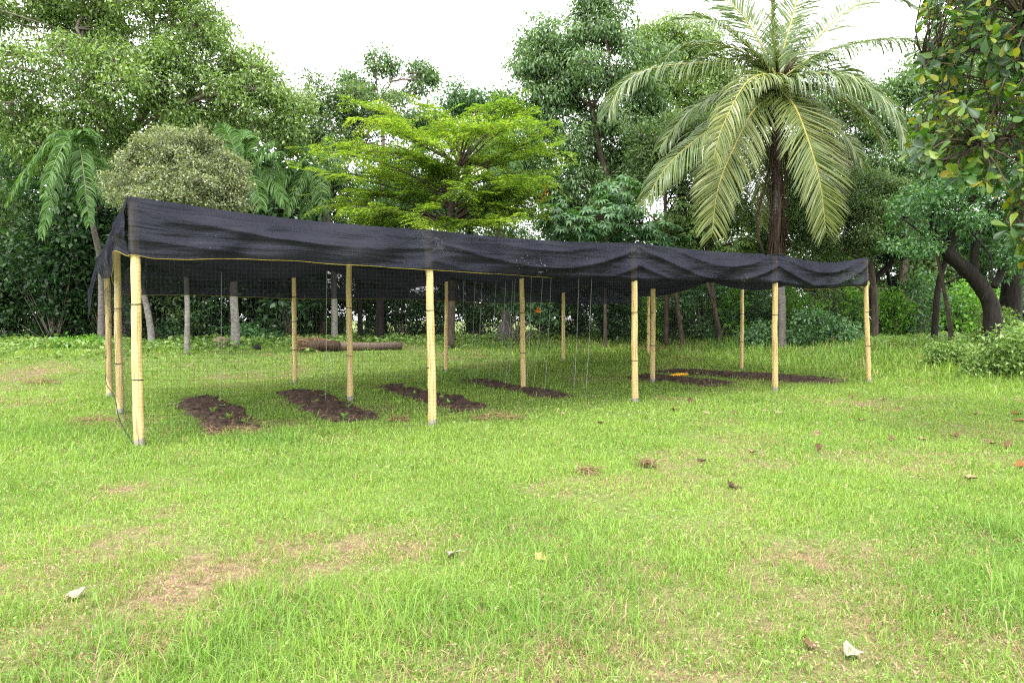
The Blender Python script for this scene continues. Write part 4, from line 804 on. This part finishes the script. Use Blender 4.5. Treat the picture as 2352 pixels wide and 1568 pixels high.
# ------------------------------------------------------------------ shrubs, hedge and ground cover
def shrub(name, label, b, lobes, mat, seed, group=None, cat='shrub', **k):
    rng = np.random.default_rng(seed); root = thing(name, label, cat, b, group); g = G()
    d = dict(nsub=7, lai=5.5, nlf=14, clr=.1, L=.1, wid=.5, shape='fold', droop=.15, subf=.5); d.update(k)
    (v_, q_, t_), cc, subs = crown(rng, lobes, **d)
    for li, s_, ss in subs: g.add(*tube(spline([b+rng.normal(size=3)*[.06, .06, 0]-[0, 0, .05], (b+s_)/2+rng.normal(size=3)*.06, s_], 6), np.linspace(.016, .006, 6), 5))
    g.mk('stem', M['twig'], root); mk('foliage', v_, [x for x in (q_, t_) if x is not None], M[mat], root); return root
SHR = [('shrub', 'leafy light green shrub at the right edge of the lawn', (2330, 860), [(2330, 790, 90, 55, .7), (2290, 830, 60, 32, .6), (2360, 840, 70, 45, .7)], 'shrub', 1.0),
       ('shrub', 'low yellowish green shrub left of the big right edge shrub', (2170, 838), [(2170, 805, 45, 32, .5), (2215, 825, 45, 25, .5)], 'shrub', .8),
       ('shrub', 'sprawling pale leaved shrub in front of the right edge shrub', (2270, 868), [(2260, 845, 60, 22, .5), (2320, 850, 50, 22, .4)], 'shrub', .8),
       ('shrub', 'tall weedy shrub with layered leaves beside the forked tree', (2290, 800), [(2280, 740, 40, 35, .5), (2320, 770, 50, 35, .5), (2265, 775, 30, 25, .4)], 'shrub', 1.0),
       ('shrub', 'bluish green broad leaved shrub in front of the coconut trunk', (1740, 800), [(1740, 768, 38, 28, .5), (1765, 785, 28, 20, .4)], 'compound', 1.1),
       ('shrub', 'dark green shrub right of the coconut trunk base', (1880, 795), [(1870, 750, 50, 40, .7), (1930, 760, 50, 35, .7), (1830, 770, 30, 22, .5)], 'compound', 1.1),
       ('shrub', 'yellow green low bush beside the slim leaning trunks', (1530, 770), [(1520, 735, 40, 28, .6), (1490, 745, 30, 22, .5)], 'fresh', .9),
       ('shrub', 'bright leafy bush between the trunks and the coconut palm', (1690, 772), [(1690, 735, 40, 32, .6), (1660, 750, 28, 20, .5)], 'fresh', .9),
       ('shrub', 'low bright green plant at the far left of the treeline', (150, 800), [(150, 800, 65, 18, .6), (205, 790, 50, 18, .5)], 'fresh', 1.0),
       ('shrub', 'upright leafy weed rising left of the shelter posts', (215, 785), [(215, 762, 22, 20, .3)], 'fresh', .9),
       ('shrub', 'low leafy bush behind the reddish rock', (560, 790), [(560, 765, 40, 22, .5), (610, 775, 40, 18, .5)], 'compound', .9),
       ('shrub', 'sunlit yellow green bush behind the left end of the log', (735, 780), [(740, 745, 30, 28, .5), (715, 765, 30, 18, .4)], 'fresh', .9),
       ('shrub', 'broad leaved plant with an orange flower behind the third middle post', (1190, 790), [(1180, 700, 60, 26, .6), (1240, 715, 40, 26, .5)], 'compound', 1.5)]
for k, (nm, lab, bp, lb, mt, sz) in enumerate(SHR):
    b = gp(*bp); Y = b[1]; s = max(1, Y/14)
    r_ = shrub(nm, lab, b, LB([(a, c, Y, d, e, f) for a, c, d, e, f in lb]), mt, 300+k, L=.085*sz*s**.6, clr=.09*s**.5)
    if k == 12:
        rng = np.random.default_rng(9); fl = G(); c = at(1236, 712, Y-.45); d = rdir(rng, 26); v_, q_, t_ = leaves(np.tile(c, (26, 1)), d, rdir(rng, 26), .13, .5, 'fold'); fl.add(v_, q_, t_); fl.mk('flower', M['flower'], r_)
# dark hedge bushes: three kinds, copied along the back
rng = np.random.default_rng(400)
def row(kind, label, group, mats, spots, lob0, L, **k):
    protos = []
    for i, (px, Y, sc) in enumerate(spots):
        b = gx(px, Y)
        if i < 3:
            f = [.9, 1.0, 1.12][i]; lob = [(b+np.array(o)*f*sc, np.array(r)*f*sc) for o, r in lob0]
            o = shrub(kind, label, b, lob, mats[i], 410+i+len(kind), group, k['cat'], nlf=22, lai=k['lai'], clr=k['clr'], L=L, wid=.5, shape='kite', nsub=9); protos.append((o, sc))
        else:
            src, s0 = protos[rng.integers(0, 3)]; q = sc/s0
            copy_tree(src, b, rng.uniform(0, 6.28), (q*rng.uniform(.9, 1.15), q, q*rng.uniform(.85, 1.15)), label)
hs = [(px+rng.uniform(-20, 20), 22.6+rng.uniform(-.4, 2.4), rng.uniform(1.15, 1.6)) for px in range(-330, 700, 62)]
hs += [(px+rng.uniform(-20, 20), 27.5+rng.uniform(-.5, 2), rng.uniform(1.0, 1.35)) for px in range(640, 1420, 76)]
hs += [(px+rng.uniform(-20, 20), 32.5+rng.uniform(-1, 4), rng.uniform(.9, 1.3)) for px in range(1400, 2900, 80)]
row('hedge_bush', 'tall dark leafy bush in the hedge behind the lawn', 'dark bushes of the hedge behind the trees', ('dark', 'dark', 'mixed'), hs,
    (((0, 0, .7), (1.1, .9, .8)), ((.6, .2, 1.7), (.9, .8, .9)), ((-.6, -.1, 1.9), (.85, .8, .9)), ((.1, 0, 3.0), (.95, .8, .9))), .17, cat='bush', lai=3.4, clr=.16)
us = [(px+rng.uniform(-25, 25), rng.uniform(26.5, 31), rng.uniform(.55, .95)) for px in range(1480, 2480, 62)]
row('understory_bush', 'light green leafy bush growing between the trunks right of the shelter', 'light green bushes between the right hand trunks', ('fresh', 'mixed', 'compound'), us,
    (((0, 0, .6), (1.1, .9, .7)), ((.6, .2, 1.4), (.9, .8, .8)), ((-.6, -.1, 1.6), (.85, .8, .8)), ((.1, 0, 2.4), (.95, .8, .8))), .16, cat='bush', lai=2.6, clr=.16)
bs = [(px+rng.uniform(-30, 30), rng.uniform(33, 39) if px > 700 else rng.uniform(27, 31), rng.uniform(.85, 1.15)*(1.2 if px < 600 else 1.0)) for px in range(-380, 2900, 120)]
row('backdrop_tree', 'dense green tree filling the background behind the front trees', 'background trees behind the hedge', ('dark', 'mixed', 'compound'), bs,
    (((0, 0, 2.2), (1.9, 1.5, 1.5)), ((1.2, .3, 3.8), (1.6, 1.4, 1.4)), ((-1.2, -.2, 4.0), (1.7, 1.4, 1.5)), ((.2, 0, 5.6), (1.8, 1.5, 1.4)), ((-.8, .4, 6.6), (1.2, 1.1, 1.0))), .23, cat='tree', lai=3.0, clr=.26)
# ground cover along the foot of the trees
rng = np.random.default_rng(500); n = 150000
x = rng.uniform(-24, 30, n); y = rng.uniform(12, 36, n); bk = bank(x, y); pr = np.clip((bk-4.6)/2.2, 0, 1)*np.clip((fbm(x, y, .8, 30)-.32)*4, 0, 1); k = (rng.random(n) < pr) & (np.abs(x) < .85*y+2); x, y = x[k], y[k]; n = len(x)
hh = .42*fbm(x, y, 1.3, 33)*np.clip((bank(x, y)-4.3)/2, 0, 1)
p = np.stack([x, y, ter(x, y)+.03+hh*rng.random(n)**.5], -1); d = rdir(rng, n)*[1, 1, .4]-ZUP*.1
v_, q_, t_ = leaves(p, d, ZUP+.45*rng.normal(size=(n, 3)), rng.uniform(.08, .2, n), .55, 'fold')
tag(mk('ground_cover', v_, t_, M['shrub']), 'low leafy green undergrowth along the foot of the trees', 'undergrowth', kind='stuff')

# ------------------------------------------------------------------ log, rock, fence, small things on the lawn
rng = np.random.default_rng(600)
a, b = gp(765, 806), gp(922, 803); root = thing('fallen_log', 'fallen palm trunk with a shaggy fibrous end lying behind the shelter', 'log', a)
ax = nrm(b-a); r_ = .13
G().add(*tube([a+[0, 0, r_]-ax*.3, a+[0, 0, r_]+ax*.4, (a+b)/2+[0, 0, r_-.01], b+[0, 0, r_]], [.17, .14, .125, .125], 14, wob=.08, rng=rng)).mk('bole', M['log'], root, smooth=True)
a0 = gp(693, 808); n = 700; s = rng.random(n); c = a0[None]*(1-s)[:, None]+a[None]*s[:, None]; th = rng.uniform(0, 6.28, n); rr = (.25-.1*s)*np.sqrt(rng.random(n))
P = c+np.stack([0*th, rr*np.cos(th), .2+rr*np.sin(th)], -1); D = -ax+rng.normal(size=(n, 3))*.2
v_, q_, t_ = leaves(P, D, rdir(rng, n), rng.uniform(.15, .35, n), .09, 'strip'); mk('fibre_mass', v_, q_, M['straw'], root)
G().add(*tube([a0+[.1, 0, .18], (a0+a)/2+[0, 0, .19], a+[.2, 0, .15]], [.17, .19, .15], 10, wob=.25, rng=rng)).mk('root_core', M['fibre'], root)
def blob(c, r, mat, seed, name, label, cat, amp=.25, ns=3, **k):
    u, v = np.meshgrid(np.linspace(0, 2*np.pi, 33)[:-1], np.linspace(.02, np.pi-.02, 18), indexing='ij'); d = np.stack([np.cos(u)*np.sin(v), np.sin(u)*np.sin(v), np.cos(v)], -1)
    f = 1+amp*(fbm(d[..., 0]*2+d[..., 2], d[..., 1]*2-d[..., 2], ns, seed)-.5)*2; P = c+d*f[..., None]*np.array(r)
    i = np.arange(32)[:, None]; i2 = (i+1) % 32; j = np.arange(17)[None]; Q = np.stack([i*18+j, i*18+j+1, i2*18+j+1, i2*18+j], -1).reshape(-1, 4)
    return tag(mk(name, P.reshape(-1, 3), Q, mat, org=c-[0, 0, r[2]*.6], smooth=True), label, cat)
c = gp(508, 797); blob(c+[0, 0, .10], (.26, .24, .21), M['rock'], 3, 'rock', 'rounded reddish brown rock in the grass left of the pale palm trunk', 'rock')
c = gp(590, 803); blob(c+[0, 0, .05], (.11, .1, .1), M['tie'], 5, 'plastic_lump', 'small black object in the grass right of the reddish rock', 'debris', .35)
p1, p2 = gp(1541, 869), gp(1578, 866); g = G(); g.add(*tube([p1+[0, 0, .07], (p1+p2)/2+[0, 0, .085], p2+[0, 0, .075]], [.035, .04, .035], 10)); tag(g.mk('plastic_strip', M['rod'], org=p1, smooth=True), 'short orange yellow plastic strip lying between the far soil beds', 'plastic strip')
# green chain-link fence far behind
f0, f1 = gx(1330, 33), gx(1760, 35); root = thing('mesh_fence', 'green chain link fence glimpsed between trunks behind the shelter', 'fence', f0); hgt = 1.9
wid_ = np.linalg.norm(f1-f0); dx = (f1-f0)/wid_; dx[2] = 0
for k in range(5):
    p = f0+dx*(wid_*k/4); G().add(*tube([p-[0, 0, .1], p+[0, 0, hgt]], .035, 8)).mk('fence_post', M['fence'], root, smooth=True)
G().add(*tube([f0+[0, 0, hgt], f0+dx*wid_+[0, 0, hgt]], .025, 8)).mk('top_rail', M['fence'], root, smooth=True)
A, B = [], []
for s in np.arange(-hgt, wid_, .085):
    for sg in (1, -1):
        x0, x1 = (s, s+hgt); z0, z1 = (0, hgt) if sg > 0 else (hgt, 0)
        A.append(f0+dx*max(x0, 0)+[0, 0, z0+(z1-z0)*(max(x0, 0)-x0)/hgt]); B.append(f0+dx*min(x1, wid_)+[0, 0, z0+(z1-z0)*(min(x1, wid_)-x0)/hgt])
v_, q_ = sticks(np.array(A), np.array(B), .006, .006); mk('wire_mesh', v_, q_, M['fence'], root)
# orange flowers in the foliage right of the feathery tree
for k, (px, py) in enumerate(((1252, 428), (1248, 448))):
    c = at(px, py, 23.6); d = rdir(rng, 16); g = G(); v_, q_, t_ = leaves(c+d*rng.uniform(.02, .16, (16, 1)), d, rdir(rng, 16), .10, .5, 'fold'); g.add(v_, q_, t_)
    tag(g.mk('flower_cluster', M['flower'], org=c), ['upper orange flower cluster beside the yellow green tree', 'lower orange flower cluster beside the yellow green tree'][k], 'flower')
# heaps of dry clippings
for px, py, r_, lab in ((215, 972, .34, 'flat heap of reddish brown clippings left of the near corner post'), (97, 880, .36, 'small brown clump of dug turf on the far left lawn'), (1150, 963, .42, 'pale dry grass clippings in front of the third soil bed'), (918, 968, .15, 'small brown dried plant clump left of the second front post'), (1350, 1088, .08, 'small brown tuft on the open lawn in front of the second bay'), (1485, 1073, .08, 'brown dry tuft on the lawn below the third front post'), (545, 995, .4, 'reddish dry clippings at the front end of the first soil bed')):
    c = gp(px, py); n = int(900*r_+40); a = rng.uniform(0, 6.28, n); q = r_*np.sqrt(rng.random(n)); P = c+np.stack([np.cos(a)*q, np.sin(a)*q*.7, .02+.09*(1-q/r_)*rng.random(n)+.02*rng.random(n)], -1)
    D = rdir(rng, n)*[1, 1, .35]; v_, q_, t_ = leaves(P, D, ZUP+.5*rng.normal(size=(n, 3)), rng.uniform(.05, .16, n), .07, 'strip')
    tag(mk('clipping_heap', v_, q_, M['straw'], org=c), lab, 'clippings')
def lm(name, c): return leafmat('dry_leaf_'+name, [tuple(.7*x for x in c), c, tuple(min(1, 1.25*x) for x in c)], .12, .7, .2)
FM = {'tan': lm('tan', (.27, .19, .11)), 'brown': lm('brown', (.12, .065, .035)), 'dark': lm('dark', (.06, .035, .025)), 'grey': lm('grey', (.25, .215, .175)), 'rust': lm('rust', (.18, .08, .025)), 'yellow': lm('yellow', (.36, .27, .10))}
FL = [(1680, 1124, .17, 'dark', 'dark brown ribbed leaf lying alone in the middle right of the lawn'), (2230, 1105, .17, 'tan', 'large pale tan oval leaf near the right lawn edge'), (1045, 1282, .13, 'grey', 'grey white curled leaf in the foreground centre'), (1238, 1290, .13, 'yellow', 'yellowish tan leaf in the foreground right of the grey one'),
      (178, 1376, .16, 'grey', 'long pale narrow leaf on the left foreground lawn'), (1873, 1008, .14, 'tan', 'pale leaf standing upright on the lawn'), (1728, 1044, .14, 'tan', 'crumpled tan leaf in front of the fourth front post'), (1982, 968, .16, 'tan', 'pale tan leaf in front of the last front post'), (1755, 948, .16, 'tan', 'tan leaf left of its twin below the fourth front post'), (1790, 953, .15, 'tan', 'tan leaf right of its twin below the fourth front post'),
      (1955, 914, .18, 'brown', 'brown leaf on the grass just below the last front post'), (2030, 920, .18, 'tan', 'tan curled leaf right of the last front post'), (2145, 888, .22, 'rust', 'rusty brown leaf in front of the low right shrubs'), (2085, 893, .15, 'grey', 'small grey leaf left of the rusty brown one'), (2330, 955, .22, 'rust', 'reddish brown leaf at the right frame edge'), (2338, 972, .2, 'rust', 'orange brown leaf just below the reddish one at the right edge'),
      (2308, 1030, .2, 'brown', 'crumpled brown leaf in the shaded turf on the right'), (2280, 1024, .16, 'brown', 'small brown leaf left of the crumpled one in the shaded turf'), (2342, 1076, .18, 'rust', 'rusty leaf low on the right frame edge'), (2048, 1014, .16, 'brown', 'brown leaf midway on the right lawn'), (2120, 1012, .14, 'tan', 'small tan leaf between two brown ones on the right lawn'), (1880, 1042, .14, 'brown', 'brown leaf below the upright pale leaf'),
      (1615, 1063, .14, 'dark', 'dark curled leaf left of the crumpled tan leaf'), (1550, 946, .17, 'brown', 'brown leaf below and right of the third front post'), (1585, 930, .16, 'brown', 'upright brown leaf between the third and fourth front posts'), (1622, 952, .16, 'tan', 'light tan leaf between the third and fourth front posts'), (1690, 952, .15, 'brown', 'small brown leaf left of the twin tan leaves'), (1380, 975, .16, 'brown', 'brown leaf in front of the third soil bed end'),
      (1855, 1495, .10, 'brown', 'curled brown leaf in the bottom right foreground'), (1960, 1512, .12, 'grey', 'grey leaf right of the curled brown one in the bottom foreground'), (2190, 1005, .15, 'brown', 'twisted brown leaf on the shaded right lawn'), (2240, 955, .16, 'tan', 'tan leaf high on the right lawn'), (1290, 955, .15, 'tan', 'faint tan leaf right of the pale clippings')]
for px, py, L, mt, lab in FL:
    c = gp(px, py); n = 1; a = rng.uniform(0, 6.28); d = np.array([[math.cos(a), math.sin(a)*.5, .08*rng.normal()]]); N = np.array([[rng.normal()*.2, -.25+.2*rng.normal(), 1.]])
    if 'upright' in lab: d = np.array([[.2, 0, 1.]]); N = np.array([[.1, -1, .1]])
    S, F = SH['broad']; S2 = S.copy(); cur = rng.uniform(.6, 1.6); S2[:, 1] *= 1+.35*rng.normal(size=len(S)); S2[:, 2] += .06*rng.normal(size=len(S)); S2[:, 2] += cur*(.25*np.abs(S[:, 1])+.35*(S[:, 0]-.5)**2); dd = nrm(d)[0]; nn = nrm(N-d*np.sum(N*nrm(d)))[0]; nn = nrm(nn-dd*(nn@dd)); yy = np.cross(nn, dd)
    L *= .65; P = c+[0, 0, .03]+L*((S2[:, :1]-.5)*dd+S2[:, 1:2]*.95*yy+S2[:, 2:]*nn); 
    if 'upright' in lab: P += [0, 0, L*.4]
    tag(mk('fallen_leaf', np.concatenate([P, P+nn*.003]), np.concatenate([F, F[:, ::-1]+len(P)]), FM[mt], org=c, smooth=True), lab, 'fallen leaf', 'fallen leaves on the lawn')

# ------------------------------------------------------------------ sky, sun, camera
SUN_EL, SUN_AZ = R(62), R(200)                    # azimuth measured clockwise from +Y (behind the camera, to its left)
w = bpy.data.worlds.new('World'); bpy.context.scene.world = w; w.use_nodes = True; nt = w.node_tree; nt.nodes.clear()
out = nt.nodes.new('ShaderNodeOutputWorld'); bg = nt.nodes.new('ShaderNodeBackground'); sky = nt.nodes.new('ShaderNodeTexSky')
sky.sky_type = 'NISHITA'; sky.sun_disc = False; sky.sun_elevation = SUN_EL; sky.sun_rotation = SUN_AZ; sky.dust_density = 3; sky.air_density = 1
tc = nt.nodes.new('ShaderNodeTexCoord'); no = nt.nodes.new('ShaderNodeTexNoise'); no.inputs['Scale'].default_value = 1.6; no.inputs['Detail'].default_value = 5
nt.links.new(tc.outputs['Generated'], no.inputs['Vector'])
cr = nt.nodes.new('ShaderNodeValToRGB'); cr.color_ramp.elements[0].position = .3; cr.color_ramp.elements[1].position = .7
cr.color_ramp.elements[0].color = (14, 14.2, 14.8, 1); cr.color_ramp.elements[1].color = (18, 18, 18, 1); nt.links.new(no.outputs[0], cr.inputs[0])
mx = nt.nodes.new('ShaderNodeMixRGB'); mx.inputs[0].default_value = .88; nt.links.new(sky.outputs[0], mx.inputs[1]); nt.links.new(cr.outputs[0], mx.inputs[2])
nt.links.new(mx.outputs[0], bg.inputs[0]); bg.inputs[1].default_value = .10; nt.links.new(bg.outputs[0], out.inputs[0])
sl = bpy.data.lights.new('Sun', 'SUN'); sl.energy = 1.5; sl.angle = R(14); sl.color = (1, .96, .9); so = bpy.data.objects.new('Sun', sl); C.objects.link(so)
dv = np.array([math.sin(SUN_AZ)*math.cos(SUN_EL), math.cos(SUN_AZ)*math.cos(SUN_EL), math.sin(SUN_EL)])
import mathutils
so.rotation_euler = mathutils.Vector(dv).to_track_quat('Z', 'Y').to_euler(); so.location = (0, 0, 30)
cam = bpy.data.cameras.new('Camera'); cam.sensor_width = 36; cam.lens = 36*FPX/2352; cam.clip_end = 2000; cam.clip_start = .05
co = bpy.data.objects.new('Camera', cam); C.objects.link(co); co.location = (0, 0, CAMH); co.rotation_euler = (math.pi/2-PITCH, 0, 0)
s = bpy.context.scene; s.camera = co
s.view_settings.view_transform = 'Standard'; s.view_settings.look = 'None'; s.view_settings.exposure = 1.62; s.view_settings.gamma = 1
s.cycles.use_denoising = False; s.cycles.pixel_filter_type = 'BLACKMAN_HARRIS'; s.cycles.filter_width = 1.2
s.cycles.max_bounces = 8; s.cycles.diffuse_bounces = 4; s.cycles.glossy_bounces = 2; s.cycles.transmission_bounces = 4; s.cycles.transparent_max_bounces = 12
